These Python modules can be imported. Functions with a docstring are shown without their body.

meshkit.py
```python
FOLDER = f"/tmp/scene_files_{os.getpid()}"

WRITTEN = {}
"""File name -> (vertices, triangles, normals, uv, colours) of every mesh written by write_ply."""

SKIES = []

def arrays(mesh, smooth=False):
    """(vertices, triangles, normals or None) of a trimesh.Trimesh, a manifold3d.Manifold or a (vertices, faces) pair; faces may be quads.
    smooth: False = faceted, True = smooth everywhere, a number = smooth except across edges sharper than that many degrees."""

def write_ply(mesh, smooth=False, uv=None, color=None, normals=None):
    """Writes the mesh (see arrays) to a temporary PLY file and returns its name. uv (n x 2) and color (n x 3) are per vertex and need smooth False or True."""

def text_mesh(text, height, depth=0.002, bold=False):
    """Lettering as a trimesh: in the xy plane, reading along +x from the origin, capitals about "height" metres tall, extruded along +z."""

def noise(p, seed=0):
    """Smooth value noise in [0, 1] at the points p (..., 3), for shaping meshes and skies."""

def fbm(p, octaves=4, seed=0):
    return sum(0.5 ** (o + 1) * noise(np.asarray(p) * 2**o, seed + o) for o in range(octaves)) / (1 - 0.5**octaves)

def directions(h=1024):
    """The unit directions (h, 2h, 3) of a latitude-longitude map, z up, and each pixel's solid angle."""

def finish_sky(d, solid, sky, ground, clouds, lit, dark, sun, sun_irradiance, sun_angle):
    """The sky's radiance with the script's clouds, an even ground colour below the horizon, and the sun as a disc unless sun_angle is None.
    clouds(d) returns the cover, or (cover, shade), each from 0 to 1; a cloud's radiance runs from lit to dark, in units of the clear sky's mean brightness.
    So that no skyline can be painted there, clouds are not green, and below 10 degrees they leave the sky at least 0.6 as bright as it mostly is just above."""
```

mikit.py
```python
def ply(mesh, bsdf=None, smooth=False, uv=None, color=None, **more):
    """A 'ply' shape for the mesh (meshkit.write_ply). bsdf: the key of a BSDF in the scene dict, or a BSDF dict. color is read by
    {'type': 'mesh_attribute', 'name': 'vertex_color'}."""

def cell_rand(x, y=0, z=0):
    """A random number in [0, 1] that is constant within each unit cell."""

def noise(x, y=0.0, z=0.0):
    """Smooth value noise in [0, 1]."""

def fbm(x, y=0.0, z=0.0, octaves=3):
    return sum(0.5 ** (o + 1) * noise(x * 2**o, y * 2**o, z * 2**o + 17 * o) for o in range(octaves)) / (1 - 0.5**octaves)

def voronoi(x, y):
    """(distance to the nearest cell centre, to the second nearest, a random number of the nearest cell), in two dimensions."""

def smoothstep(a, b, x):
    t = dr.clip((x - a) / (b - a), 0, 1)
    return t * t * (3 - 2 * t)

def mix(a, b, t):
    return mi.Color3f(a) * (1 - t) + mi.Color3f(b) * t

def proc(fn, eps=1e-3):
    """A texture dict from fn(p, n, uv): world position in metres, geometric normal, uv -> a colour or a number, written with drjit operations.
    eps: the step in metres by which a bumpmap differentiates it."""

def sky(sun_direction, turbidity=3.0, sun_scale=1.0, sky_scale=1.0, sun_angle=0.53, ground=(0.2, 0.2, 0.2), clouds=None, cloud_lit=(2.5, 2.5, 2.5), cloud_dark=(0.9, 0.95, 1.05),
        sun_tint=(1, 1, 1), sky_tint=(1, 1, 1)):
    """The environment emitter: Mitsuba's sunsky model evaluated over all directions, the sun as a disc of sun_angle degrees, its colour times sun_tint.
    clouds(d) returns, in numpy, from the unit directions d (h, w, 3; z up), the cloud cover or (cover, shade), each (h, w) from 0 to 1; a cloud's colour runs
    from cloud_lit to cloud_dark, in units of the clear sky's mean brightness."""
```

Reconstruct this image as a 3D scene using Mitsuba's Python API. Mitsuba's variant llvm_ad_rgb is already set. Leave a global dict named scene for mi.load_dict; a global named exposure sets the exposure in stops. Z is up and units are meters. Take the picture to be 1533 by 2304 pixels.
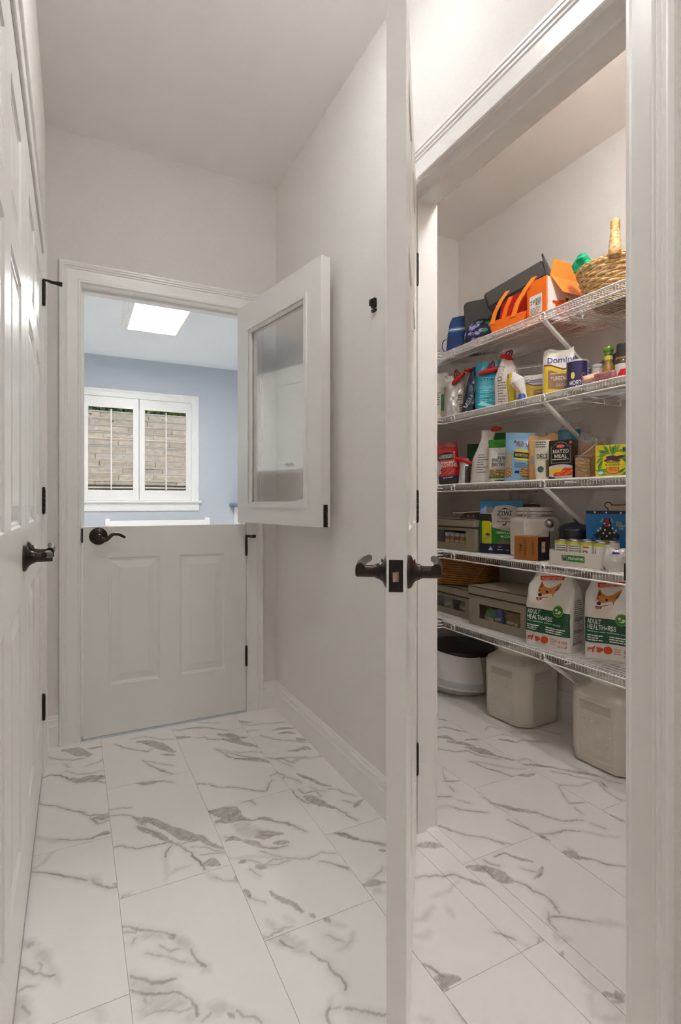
import math, random, zlib
import numpy as np, trimesh, mitsuba as mi, drjit as dr, mikit, meshkit
import manifold3d as m3
from shapely.geometry import Polygon, Point, LineString, box as sbox
from shapely.ops import unary_union
from shapely import affinity, contains_xy

T = mi.ScalarTransform4f
random.seed(7); np.random.seed(7)
labels = {}

# ---------------------------------------------------------------- camera, light, exposure
EYE = 1.06
YAW = math.atan2(599.5, 1190.0)
FWD = (math.sin(YAW), math.cos(YAW))
scene = {
    'type': 'scene',
    'camera': {'type': 'perspective', 'fov_axis': 'x', 'fov': 2 * math.degrees(math.atan(766.5 / 1190.0)), 'near_clip': 0.02, 'far_clip': 100.0,
               'principal_point_offset_x': 0.0, 'principal_point_offset_y': 20.0 / 2304.0,
               'to_world': T().look_at(origin=[0, 0, EYE], target=[FWD[0], FWD[1], EYE], up=[0, 0, 1])},
    'sky': mikit.sky([-0.35, -0.45, 0.82], turbidity=4.0, sun_scale=0.4, sky_scale=1.2, sun_angle=3.0, ground=(0.3, 0.29, 0.27),
                     clouds=lambda d: 0.75 * np.ones(d.shape[:2]), cloud_lit=(1.5, 1.5, 1.5), cloud_dark=(1.0, 1.0, 1.05)),
}
exposure = 1.74
HALL_LAMP, PANTRY_LAMP, ROOM_LAMP = 44.0, 35.0, 10.5


# ---------------------------------------------------------------- colours and materials
def C(r, g, b):
    return [((v / 255 / 12.92) if v / 255 <= 0.04045 else ((v / 255 + 0.055) / 1.055) ** 2.4) for v in (r, g, b)]


def M(rgb, rough=0.5, spec=0.4, metallic=0.0, coat=0.0, sheen=0.0):
    """A plain principled material of an sRGB colour, made once."""
    key = 'mat_%d_%d_%d_%d_%d_%d_%d_%d' % (*rgb, rough * 100, spec * 100, metallic * 100, coat * 100, sheen * 100)
    if key not in scene:
        d = {'type': 'principled', 'base_color': {'type': 'rgb', 'value': C(*rgb)}, 'roughness': rough, 'specular': spec}
        if metallic: d['metallic'] = metallic
        if coat: d['clearcoat'] = coat; d['clearcoat_gloss'] = 0.9
        if sheen: d['sheen'] = sheen
        scene[key] = {'type': 'twosided', 'bsdf': d}
    return key


def P(name, fn, rough=0.6, spec=0.3, bump=None, bscale=1.0, metallic=0.0, eps=1e-3):
    d = {'type': 'principled', 'base_color': mikit.proc(fn) if callable(fn) else {'type': 'rgb', 'value': fn}, 'roughness': rough, 'specular': spec}
    if metallic: d['metallic'] = metallic
    if bump: d = {'type': 'bumpmap', 'arbitrary': mikit.proc(bump, eps=eps), 'scale': bscale, 'bsdf': d}
    scene[name] = {'type': 'twosided', 'bsdf': d}
    return name


def speck(base, amp=0.02, f=160.0):
    b = C(*base)
    def fn(p, n, uv):
        k = 1 + amp * (mikit.noise(p.x * f, p.y * f, p.z * f) - 0.5) * 2
        return mi.Color3f(b[0] * k, b[1] * k, b[2] * k)
    return fn


WALL = P('mat_wall_paint', speck((217, 214, 210), 0.025), 0.75, 0.2)
CEIL = M((236, 234, 231), 0.85, 0.15)
BLUE = P('mat_blue_paint', speck((198, 204, 212), 0.02), 0.7, 0.2)
TRIM = M((228, 226, 223), 0.32, 0.5)
DOORW = M((222, 220, 217), 0.28, 0.5)
WHITE = M((240, 239, 236), 0.35, 0.45)
WIRE = M((238, 237, 233), 0.3, 0.5)
BRONZE = M((56, 47, 42), 0.32, 0.5, 0.75)
BRONZE_D = M((38, 33, 30), 0.4, 0.5, 0.5)
STEEL = M((190, 188, 184), 0.2, 0.5, 1.0)
LATCH = M((196, 160, 142), 0.35, 0.5, 0.9)
scene['mat_pane'] = {'type': 'thindielectric', 'int_ior': 1.5}
scene['mat_film'] = {'type': 'blendbsdf', 'weight': {'type': 'rgb', 'value': 0.05}, 'a': {'type': 'thindielectric', 'int_ior': 1.38},
                     'b': {'type': 'twosided', 'bsdf': {'type': 'principled', 'base_color': {'type': 'rgb', 'value': [0.8, 0.8, 0.8]}, 'roughness': 0.3}}}
scene['mat_tile'] = {'type': 'principled', 'base_color': {'type': 'mesh_attribute', 'name': 'vertex_color'}, 'roughness': 0.5, 'specular': 0.3}


# ---------------------------------------------------------------- mesh helpers
def cat(*ms):
    ms = [m for m in (ms[0] if len(ms) == 1 and isinstance(ms[0], (list, tuple)) else ms)]
    return trimesh.util.concatenate(ms)


def bx(x0, x1, y0, y1, z0, z1):
    m = trimesh.creation.box((x1 - x0, y1 - y0, z1 - z0)); m.apply_translation(((x0 + x1) / 2, (y0 + y1) / 2, (z0 + z1) / 2)); return m


def cbx(x0, x1, y0, y1, z0, z1, b=0.003):
    """A box with chamfered edges."""
    s = np.array([x1 - x0, y1 - y0, z1 - z0]) / 2; c = np.array([x0 + x1, y0 + y1, z0 + z1]) / 2
    b = min(b, 0.45 * s.min() * 2)
    pts = []
    for sx in (-1, 1):
        for sy in (-1, 1):
            for sz in (-1, 1):
                for k in range(3):
                    q = s - b; q[k] = s[k]; pts.append(c + q * (sx, sy, sz))
    return trimesh.convex.convex_hull(np.array(pts))


def tube(pts, r, n=8, caps=True, flat=None):
    """A swept tube; r a number or a list; flat=(axis vector, factor) flattens the section along the axis."""
    p = np.asarray(pts, float); m = len(p); r = np.broadcast_to(r, (m,))
    t = np.gradient(p, axis=0); t /= np.linalg.norm(t, axis=1, keepdims=True) + 1e-12
    up = np.array([0, 0, 1.0]) if abs(t[:, 2]).mean() < 0.8 else np.array([1.0, 0, 0])
    a = np.cross(t, up); a /= np.linalg.norm(a, axis=1, keepdims=True) + 1e-12
    b = np.cross(t, a); g = np.arange(n) * 2 * np.pi / n
    fa = 1.0 if flat is None else flat
    v = (p[:, None] + r[:, None, None] * (np.cos(g)[None, :, None] * a[:, None] + fa * np.sin(g)[None, :, None] * b[:, None])).reshape(-1, 3)
    f = []
    for i in range(m - 1):
        for j in range(n):
            k = (j + 1) % n
            f += [[i * n + j, (i + 1) * n + j, (i + 1) * n + k], [i * n + j, (i + 1) * n + k, i * n + k]]
    if caps:
        v = np.vstack([v, p[0], p[-1]])
        for j in range(n):
            k = (j + 1) % n
            f += [[m * n, j, k], [m * n + 1, (m - 1) * n + k, (m - 1) * n + j]]
    return trimesh.Trimesh(v, f, process=False)


def lathe(prof, n=32, c=(0, 0, 0), ax='z'):
    """Revolves (r, h) points about an axis."""
    pr = np.array(prof, float); g = np.arange(n) * 2 * np.pi / n
    v = np.stack([pr[:, None, 0] * np.cos(g), pr[:, None, 0] * np.sin(g), np.broadcast_to(pr[:, None, 1], (len(pr), n))], -1).reshape(-1, 3)
    f = []
    for i in range(len(pr) - 1):
        for j in range(n):
            k = (j + 1) % n
            f += [[i * n + j, i * n + k, (i + 1) * n + k], [i * n + j, (i + 1) * n + k, (i + 1) * n + j]]
    m = trimesh.Trimesh(v, f, process=False)
    if ax == '-y': m.apply_transform(np.array([[1, 0, 0, 0], [0, 0, -1, 0], [0, 1, 0, 0], [0, 0, 0, 1.0]]))
    if ax == 'x': m.apply_transform(np.array([[0, 0, 1, 0], [0, 1, 0, 0], [-1, 0, 0, 0], [0, 0, 0, 1.0]]))
    m.apply_translation(c); return m


def ball(c, r, sub=2):
    m = trimesh.creation.icosphere(subdivisions=sub, radius=1.0); m.apply_scale(r if np.ndim(r) else (r, r, r)); m.apply_translation(c); return m


def hull(pts): return trimesh.convex.convex_hull(np.array(pts, float))


def extr(poly, h, z0=0.0):
    gs = getattr(poly, 'geoms', [poly]); out = []
    for g in gs:
        if g.area < 1e-9: continue
        m = trimesh.creation.extrude_polygon(g, h, engine='earcut'); m.apply_translation((0, 0, z0)); out.append(m)
    return cat(out)


def stand(m):
    """Turns a mesh modelled in x-y (thickness +z) upright: x stays, y becomes z, thickness goes towards -y."""
    m = m.copy(); m.apply_transform(np.array([[1, 0, 0, 0], [0, 0, -1, 0], [0, 1, 0, 0], [0, 0, 0, 1.0]])); return m


def frame_for(x, y, z=0.0, head=90.0):
    """Local x = right, y = away, z = up, for a viewer looking along the heading (degrees clockwise from +y)."""
    a = math.radians(head); c, s = math.cos(a), math.sin(a)
    return np.array([[c, s, 0, x], [-s, c, 0, y], [0, 0, 1, z], [0, 0, 0, 1.0]])


def rot(ax, deg, pt=(0, 0, 0)): return trimesh.transformations.rotation_matrix(math.radians(deg), ax, pt)


def moved(m, *mats):
    m = m.copy()
    for q in mats: m.apply_transform(q)
    return m


# ---------------------------------------------------------------- naming
TAKEN = set(); FRAME = {}
def numbered(k):
    if k not in TAKEN: TAKEN.add(k); return k
    i = 1
    while '%s_%03d' % (k, i) in TAKEN: i += 1
    k = '%s_%03d' % (k, i); TAKEN.add(k); return k


def thing(name, label, cat_, group=None, mat=None, kind=None):
    k = numbered(name); FRAME[k] = np.eye(4) if mat is None else mat
    labels[k] = {'label': label}
    if cat_: labels[k]['category'] = cat_
    if group: labels[k]['group'] = group
    if kind: labels[k]['kind'] = kind
    return k


def part(t, name, mesh, m, smooth=30, label=None, kind=None, **kw):
    k = numbered(t + '__' + name); FRAME[k] = FRAME[t]
    w = mesh.copy(); w.apply_transform(FRAME[t])
    scene[k] = mikit.ply(w, m, smooth=smooth, **kw)
    if label or kind:
        labels[k] = {}
        if label: labels[k]['label'] = label
        if kind: labels[k]['kind'] = kind
    return k


def solo(name, mesh, m, label, cat_, group=None, mat=None, smooth=30, kind=None):
    """A thing that is one mesh."""
    k = thing(name, label, cat_, group, mat, kind)
    w = mesh.copy(); w.apply_transform(FRAME[k]); scene[k] = mikit.ply(w, m, smooth=smooth)
    return k


def struct(name, mesh, m, label=None, smooth=30, mat=None):
    k = numbered(name); FRAME[k] = np.eye(4) if mat is None else mat
    labels[k] = {'kind': 'structure'}
    if label: labels[k]['label'] = label
    if mesh is not None:
        w = mesh.copy(); w.apply_transform(FRAME[k]); scene[k] = mikit.ply(w, m, smooth=smooth)
    return k

# ================================================================ THE SETTING
XL, XR, YB, ZC = -0.112, 0.942, 2.62, 2.70          # hall: left wall, right wall, back wall, ceiling
PX0, PX1, PY0 = 1.06, 2.146, 0.22                   # pantry: inner face of its front wall, its back wall, its near end
RY0, RY1, RX0, RX1 = 2.74, 6.42, -1.25, 3.0         # the room beyond the half door
OY0, OY1, OZ = 0.655, 1.41, 2.04                    # pantry doorway (clear)
DX0, DX1, DZ = 0.03, 0.778, 2.035                   # half-door doorway (clear)
HY0 = -2.6


def wall_with_hole(axis, c0, c1, a0, a1, z1, h0, h1, hz, hz0=0.0):
    """A wall between c0 and c1 (thickness) spanning a0..a1, with an opening h0..h1 from hz0 up to hz."""
    ps = [(a0, h0, 0, z1), (h1, a1, 0, z1), (h0, h1, hz, z1)] + ([(h0, h1, 0, hz0)] if hz0 > 0 else [])
    return cat([bx(c0, c1, p, q, r, s) if axis == 'x' else bx(p, q, c0, c1, r, s) for p, q, r, s in ps])


LY0, LY1 = 0.76, 2.375   # closet doorway in the left wall
struct('wall_left', cat(wall_with_hole('x', XL - 0.12, XL, HY0, YB, ZC, LY0, LY1, 2.045), bx(XL - 0.14, XL - 0.12, HY0, YB, 0, ZC)), WALL, smooth=False)
struct('wall_back', wall_with_hole('y', YB, YB + 0.115, XL - 0.14, PX0, ZC, DX0 - 0.02, DX1 + 0.02, DZ + 0.02), WALL, smooth=False)
struct('wall_right', wall_with_hole('x', XR, PX0, HY0, YB, ZC, OY0 - 0.02, OY1 + 0.02, OZ + 0.02), WALL, smooth=False)
struct('wall_front', bx(XL - 0.14, PX0, HY0 - 0.1, HY0, 0, ZC), WALL, smooth=False)
struct('wall_pantry_back', bx(PX1, PX1 + 0.1, PY0 - 0.1, YB + 0.1, 0, ZC), WALL, smooth=False)
struct('wall_pantry_far', bx(PX0, PX1, YB, YB + 0.115, 0, ZC), WALL, smooth=False)
struct('wall_pantry_near', bx(PX0, PX1, PY0 - 0.1, PY0, 0, ZC), WALL, smooth=False)
struct('ceiling', bx(XL - 0.14, PX1 + 0.1, HY0 - 0.1, YB + 0.12, ZC, ZC + 0.06), CEIL, smooth=False)
GROUT = M((196, 192, 187), 0.7, 0.2)
FL = struct('floor', cat(bx(XL - 0.14, PX1 + 0.1, HY0 - 0.1, YB + 0.12, -0.05, -0.0016)), GROUT, smooth=False)

# ---- marble tiles: each a slab of its own, veined by printed strokes in the tile's own plane (millimetres)
VEINS = """
P26 -41 2557 2 2540 28 2496 54 2461
P10 56 2531 83 2526 111 2529
L4 -105 2527 -69 2489 -40 2465 -4 2447 34 2441
L5 -118 2337 -86 2351 -49 2331 -19 2282 2 2244
P18 -4 2279 17 2254 50 2255 92 2241 113 2238
L4 5 2239 49 2230 79 2222 111 2185
L3 -29 2358 8 2309 57 2288 88 2295 110 2292
L3 46 2363 72 2373 98 2381 111 2412
L3 -36 2428 -17 2386
L5 -108 2144 -52 2094 15 2025 41 1988 78 1972 109 1969
P16 59 1961 85 1953 108 1947
L4 46 1976 63 1924 79 1924 111 1927
P9 76 1855 91 1857 104 1853
L4 36 1847 61 1851 86 1856
L4 112 1949 144 1935 173 1918 190 1871 211 1839
P14 180 1903 209 1874 224 1859
P12 211 1892 234 1854 262 1813 287 1777
L3 182 1846 212 1823 227 1795 248 1754
L3 112 1988 153 1978 176 1973
P20 254 2506 295 2480 326 2432 351 2382 377 2333
P10 330 2335 372 2301
L4 159 2525 191 2470 230 2434 278 2390 304 2406
L3 229 2547 284 2544 318 2513 357 2473 397 2458
L4 250 2312 280 2239 309 2186 347 2146
L3 250 2312 300 2263 357 2208
P9 301 2195 321 2177
P12 211 2138 236 2115 264 2115 304 2106
L3 304 2104 335 2078
L5 421 2558 433 2536 463 2545 506 2540 570 2501 631 2447 666 2424 715 2421
L3 506 2542 541 2533 571 2504 604 2471
P14 398 2462 421 2461 446 2453 471 2443
L4 487 2426 530 2411 537 2388 583 2367
P22 595 2415 632 2389 645 2348 656 2303
P14 594 2364 635 2314 680 2263 716 2215
P8 667 2342 699 2326
L3 534 2600 547 2582 618 2546
L5 543 2284 565 2221 580 2178 611 2143 646 2113 715 2062
L3 543 2284 589 2227 633 2196 676 2187 713 2159
L4 574 2225 604 2197 631 2162 678 2121 708 2098
P9 598 2152 631 2137 688 2104 714 2070
P9 716 2520 730 2502 766 2478
L3 714 2476 756 2444 799 2444 855 2416 916 2402
P10 830 2347 873 2346 924 2321
P10 842 2297 883 2294 907 2266
L3 716 2383 738 2388 766 2381
L4 761 2317 799 2258 830 2230 879 2196 918 2160
P12 897 2221 908 2196 926 2177
P9 817 2122 845 2111 871 2116 893 2100
L4 717 2102 754 2077 788 2066 828 2050 867 2039
P7 744 2080 763 2070
L3 766 2069 783 2032 803 2017 837 2033 862 2029
L3 751 2060 770 2018 787 1984
L4 414 2029 457 2004 476 1973 516 1950 554 1920 600 1878 636 1865 659 1902 676 1922
P6 461 1992 476 1975
L4 684 1954 719 1972 732 1929
L3 732 1929 752 1898 768 1865
P22 418 1831 452 1811 488 1799 500 1755
P14 428 1798 457 1774 496 1741 523 1719
P18 424 1758 458 1752 490 1730
G30 474 1706 494 1691 518 1674
L4 494 1734 529 1711 557 1705 588 1680 604 1665 644 1624 664 1577
P8 553 1712 574 1699 589 1683
P12 531 1644 552 1618 592 1598
P10 519 1623 542 1606 563 1600
L3 428 1661 455 1655 472 1637
L4 413 1836 417 1814 435 1791
L4 529 1834 559 1829 574 1795
L3 416 1749 429 1756 440 1753
P13 288 1784 310 1753 331 1717 355 1701 372 1678
P11 818 2121 853 2113 899 2121 913 2097
L4 746 2081 768 2069 797 2023 803 2013
L3 746 2081 790 2066 831 2042 872 2019 926 2016
L3 799 2029 842 2043 868 2034
P9 782 1922 791 1897 814 1862 831 1817 854 1786
L4 841 1771 873 1754 887 1719 911 1689
L3 783 1820 797 1781 831 1764
L4 716 1972 734 1937 720 1915
L3 731 1929 753 1896 766 1859
P20 746 1762 761 1728 779 1703 793 1670
P9 788 1672 810 1651
L4 810 1651 817 1629 830 1610 826 1595 842 1551
L4 745 1822 747 1784 768 1785 790 1779 799 1740
L3 758 1767 770 1747 801 1737
L4 717 1827 720 1775 726 1742 739 1717
P8 873 1629 893 1640 916 1652
L3 860 1680 876 1659 892 1643
L4 600 1674 612 1657 630 1647 639 1628
P6 630 1640 638 1627
G8 638 1627 652 1602 665 1582
L5 746 1525 762 1514 781 1499 793 1470 813 1447 866 1404
P10 788 1481 796 1466
G9 -113 1938 -80 1907 -47 1880 -8 1856
L4 -51 1896 -8 1863 50 1847 106 1853
P6 76 1861 98 1859
G5 -110 1772 -81 1782 -66 1812 -53 1838 -29 1846
L4 -112 1761 -69 1734 -20 1691 32 1653
G14 6 1670 44 1648 63 1616
L4 44 1645 56 1619 81 1588 110 1582
P7 101 1602 110 1582
L4 111 1764 133 1763 146 1745 174 1729 226 1724 256 1725 291 1702
L4 245 1649 253 1678 272 1702
G3 247 1648 232 1548
P10 186 1846 233 1778 271 1723
L4 271 1723 295 1683 318 1638 323 1600
P16 256 1807 293 1759 321 1719 342 1694
L3 297 1692 317 1696 340 1688
G8 243 1568 270 1581 299 1578
L3 110 1526 116 1536 135 1539
G14 -114 1491 -96 1472 -80 1460
P7 -96 1464 -88 1472
G16 -79 1447 -67 1421 -56 1396
G8 -53 1395 -50 1371 -39 1349 -27 1318
L4 -118 1418 -99 1396 -80 1375 -52 1353 -39 1351
L3 -73 1383 -68 1391 -77 1403
G22 -118 1332 -110 1305 -102 1283 -84 1256
L3 -112 1342 -100 1347 -80 1340
L3 -96 1296 -81 1267
L4 111 1426 133 1408 152 1394 188 1367 223 1341
G14 139 1379 167 1369 194 1347
P8 208 1340 222 1337
G14 222 1333 235 1305 255 1267
L3 112 1405 134 1394 142 1410
L3 123 1362 133 1378
L3 147 1319 165 1304 191 1287 209 1271 228 1250
L3 182 1328 201 1298 222 1296
G8 203 1270 231 1252 249 1234
L5 112 1271 129 1256 151 1236 178 1220 198 1221
G24 115 1252 142 1225 173 1202 197 1187
L4 111 1237 138 1212 172 1193 202 1184 223 1148
G30 133 1193 155 1185 181 1165 204 1150
L3 132 1206 133 1190
G18 125 1165 134 1179
L3 132 1159 159 1157 194 1134 224 1128
G10 200 1112 223 1107
G6 4 1235 14 1237 33 1238 45 1215 51 1190
P10 427 1646 449 1650 468 1629
P10 475 1625 501 1598 523 1563
P9 536 1628 572 1606
P10 557 1563 596 1551
L4 522 1560 549 1539 589 1533
G26 479 1683 505 1651 547 1634
G6 413 1561 450 1539 481 1533 529 1506 561 1483
L3 509 1546 538 1511 569 1482 625 1454 670 1459 709 1431
P8 435 1529 451 1528
L3 449 1533 471 1516 496 1481 532 1491 553 1484
P9 474 1486 495 1466
L3 451 1488 469 1446
L3 494 1476 539 1466 574 1473
P15 340 1566 360 1568 381 1545
L4 315 1627 330 1590 339 1542
P9 331 1709 358 1685 383 1651 409 1609
L3 322 1667 358 1649 383 1616 409 1593
L3 340 1617 369 1606 405 1591
G8 342 1522 357 1491
L3 355 1498 371 1475 401 1460 412 1454
P5 409 1476 411 1458
P7 417 1413 420 1398 421 1378
L3 421 1378 449 1341
P8 475 1375 483 1346 511 1310 518 1291 527 1269
P6 539 1254 548 1242
G7 439 1280 446 1260 448 1246
L3 448 1248 466 1239 485 1235
L4 413 1235 429 1231 441 1236 461 1235
G7 480 1276 490 1248
P6 569 1227 578 1210
G5 576 1207 600 1181
G24 431 1219 451 1209 474 1198
G20 465 1193 482 1168 488 1151
L4 448 1211 453 1189 464 1173
L4 501 1142 514 1112 523 1102 521 1089 524 1071 536 1055 535 1034 531 1023
G8 566 1122 581 1123 601 1134 614 1149
L3 556 1172 566 1156 582 1132
L4 647 1427 689 1390 712 1352
P6 693 1382 711 1357
P10 751 1524 772 1502 794 1472
L5 793 1469 821 1437 859 1397
P6 831 1390 847 1379
P10 719 1280 747 1277 773 1264
G14 737 1260 748 1238
L3 715 1279 748 1294 785 1305 804 1316
L5 247 1278 253 1247 259 1233 271 1219
G9 266 1222 274 1204
G16 249 1118 268 1108 289 1094
L4 300 1083 312 1067 331 1056 340 1041 343 1033
P5 283 1082 291 1070
L4 222 1148 230 1121 225 1108
L3 232 1092 251 1104
G5 494 1021 481 1001
L4 482 1004 469 995 463 973
L3 502 994 480 1000
L4 513 986 541 964 562 945 576 937
P8 1525 2017 1565 2015 1592 1965 1619 1926
P12 1464 1946 1508 1932 1521 1877
P14 1488 1886 1531 1841 1557 1797
P8 1561 1857 1597 1852 1614 1834
P22 1526 1798 1559 1745 1579 1699
P10 1575 1694 1600 1654 1615 1626
L4 1396 1856 1459 1791 1504 1772 1528 1711 1574 1660
L5 1452 1701 1475 1618 1499 1581 1515 1536 1551 1513
P9 1533 1539 1569 1515 1609 1507
L3 1457 1699 1490 1668 1519 1634 1554 1591 1611 1549
P10 1705 1797 1731 1772 1749 1739
L3 1754 1744 1798 1746 1813 1727 1878 1682
L3 1717 1903 1753 1928 1782 1879
L3 1728 1858 1772 1796
L3 1854 1808 1907 1773
P7 1602 2101 1620 2069
L3 1948 1795 1988 1715
P9 1617 1585 1658 1564 1695 1533 1726 1489
P10 1726 1489 1769 1445 1810 1400 1831 1365
L4 1684 1488 1716 1453 1768 1379 1770 1344 1754 1302 1745 1234
L3 1626 1620 1671 1614 1682 1579
P6 1784 1354 1776 1313
L3 1817 1355 1847 1305
L3 1314 1705 1286 1652 1262 1617
P5 1258 1619 1285 1611 1316 1599
L3 1258 1585 1249 1546
L4 1162 1550 1221 1523
G7 1126 1501 1171 1483 1191 1454 1213 1429
L4 1184 1462 1207 1436 1245 1408 1264 1391
L3 1227 1495 1246 1460
L4 1314 1471 1315 1435 1315 1401
P9 1322 1422 1351 1383 1388 1341 1416 1317
L4 1416 1317 1426 1289 1454 1243 1488 1226 1521 1214
L3 1618 1413 1644 1393 1690 1367 1762 1363
L3 1615 1400 1566 1314 1564 1300
L4 1561 1304 1611 1286
L3 1559 1278 1548 1241
L4 1296 1327 1309 1277 1329 1242
P9 1328 1235 1331 1209 1336 1191
L4 1334 1223 1371 1205 1413 1208 1457 1179
G7 1459 1181 1491 1152 1510 1126 1552 1097
P10 1627 1192 1626 1170 1638 1155
L3 1529 1188 1547 1151
P7 1067 1412 1085 1382 1092 1362
L4 1090 1367 1117 1329 1155 1293 1175 1264 1197 1237
P14 951 1358 977 1343 1017 1319
L4 853 1247 899 1229 918 1227 941 1211 971 1198 985 1173
P7 985 1173 997 1151 1013 1129
P14 1026 1214 1046 1194 1059 1174
P22 1070 1185 1077 1158 1082 1130 1096 1112
L4 1103 1107 1114 1086 1123 1069 1121 1052 1136 1027 1135 1002 1120 971
L4 1089 1213 1094 1194 1114 1175
L4 1126 1211 1168 1208 1177 1182
P6 1178 1183 1188 1164 1207 1144
P6 1164 1083 1195 1093 1216 1115
L3 1159 1136 1186 1103
P16 1322 1125 1341 1115 1341 1090
P6 1347 1094 1376 1069
L4 1377 1070 1397 1037 1430 1006
L3 1358 1137 1361 1116
L3 1107 1331 1149 1299 1177 1266 1234 1210
L4 1099 982 1082 969 1070 950 1068 926
L4 1084 969 1112 960 1128 946 1148 929 1170 912
G7 1168 911 1189 895 1233 868
G9 1052 920 1051 907 1076 899
P5 1035 880 1022 874 1018 863
L4 930 995 944 976 958 953
G5 963 944 966 929 976 916
L3 1008 933 993 917
L3 1014 934 1013 912
L5 714 1001 727 988 734 970 739 952
P14 721 953 736 943 762 936
P10 720 938 725 928
L4 715 892 713 866 713 849
G4 1016 818 1008 797 1007 786
P5 1016 768 1036 752
P12 1033 750 1054 742
L3 1020 744 1043 734
G4 990 779 976 758 965 739
G6 962 740 971 727 988 717 1013 713
G4 867 1160 893 1162 918 1157 937 1169 957 1175
G5 876 1116 874 1096 870 1076
G6 781 1116 800 1112 818 1124 846 1131
G7 747 1074 765 1062 786 1068
G6 638 897 650 888 653 883
"""
strokes = []
for ln in VEINS.strip().splitlines():
    a = ln.split(); q = np.array(list(map(float, a[1:]))).reshape(-1, 2) / 1000.0
    strokes.append((a[0][0], float(a[0][1:]) / 1000.0, q))
TW, TL, TX0 = 0.304, 0.607, 0.107
def row_y0(k): return 1.53 if k % 2 == 0 else 1.225
def tile_of(x, y):
    k = math.floor((x - TX0) / TW); return k, math.floor((y - row_y0(k)) / TL)
by_tile = {}
for s in strokes:
    c = s[2].mean(0); by_tile.setdefault(tile_of(*c), []).append(s)
rng = np.random.default_rng(11)


def fb(x, y, f, seed, o=3): return meshkit.fbm(np.stack([x * f, y * f, np.full_like(x, 0.37)], -1), o, seed)


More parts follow.
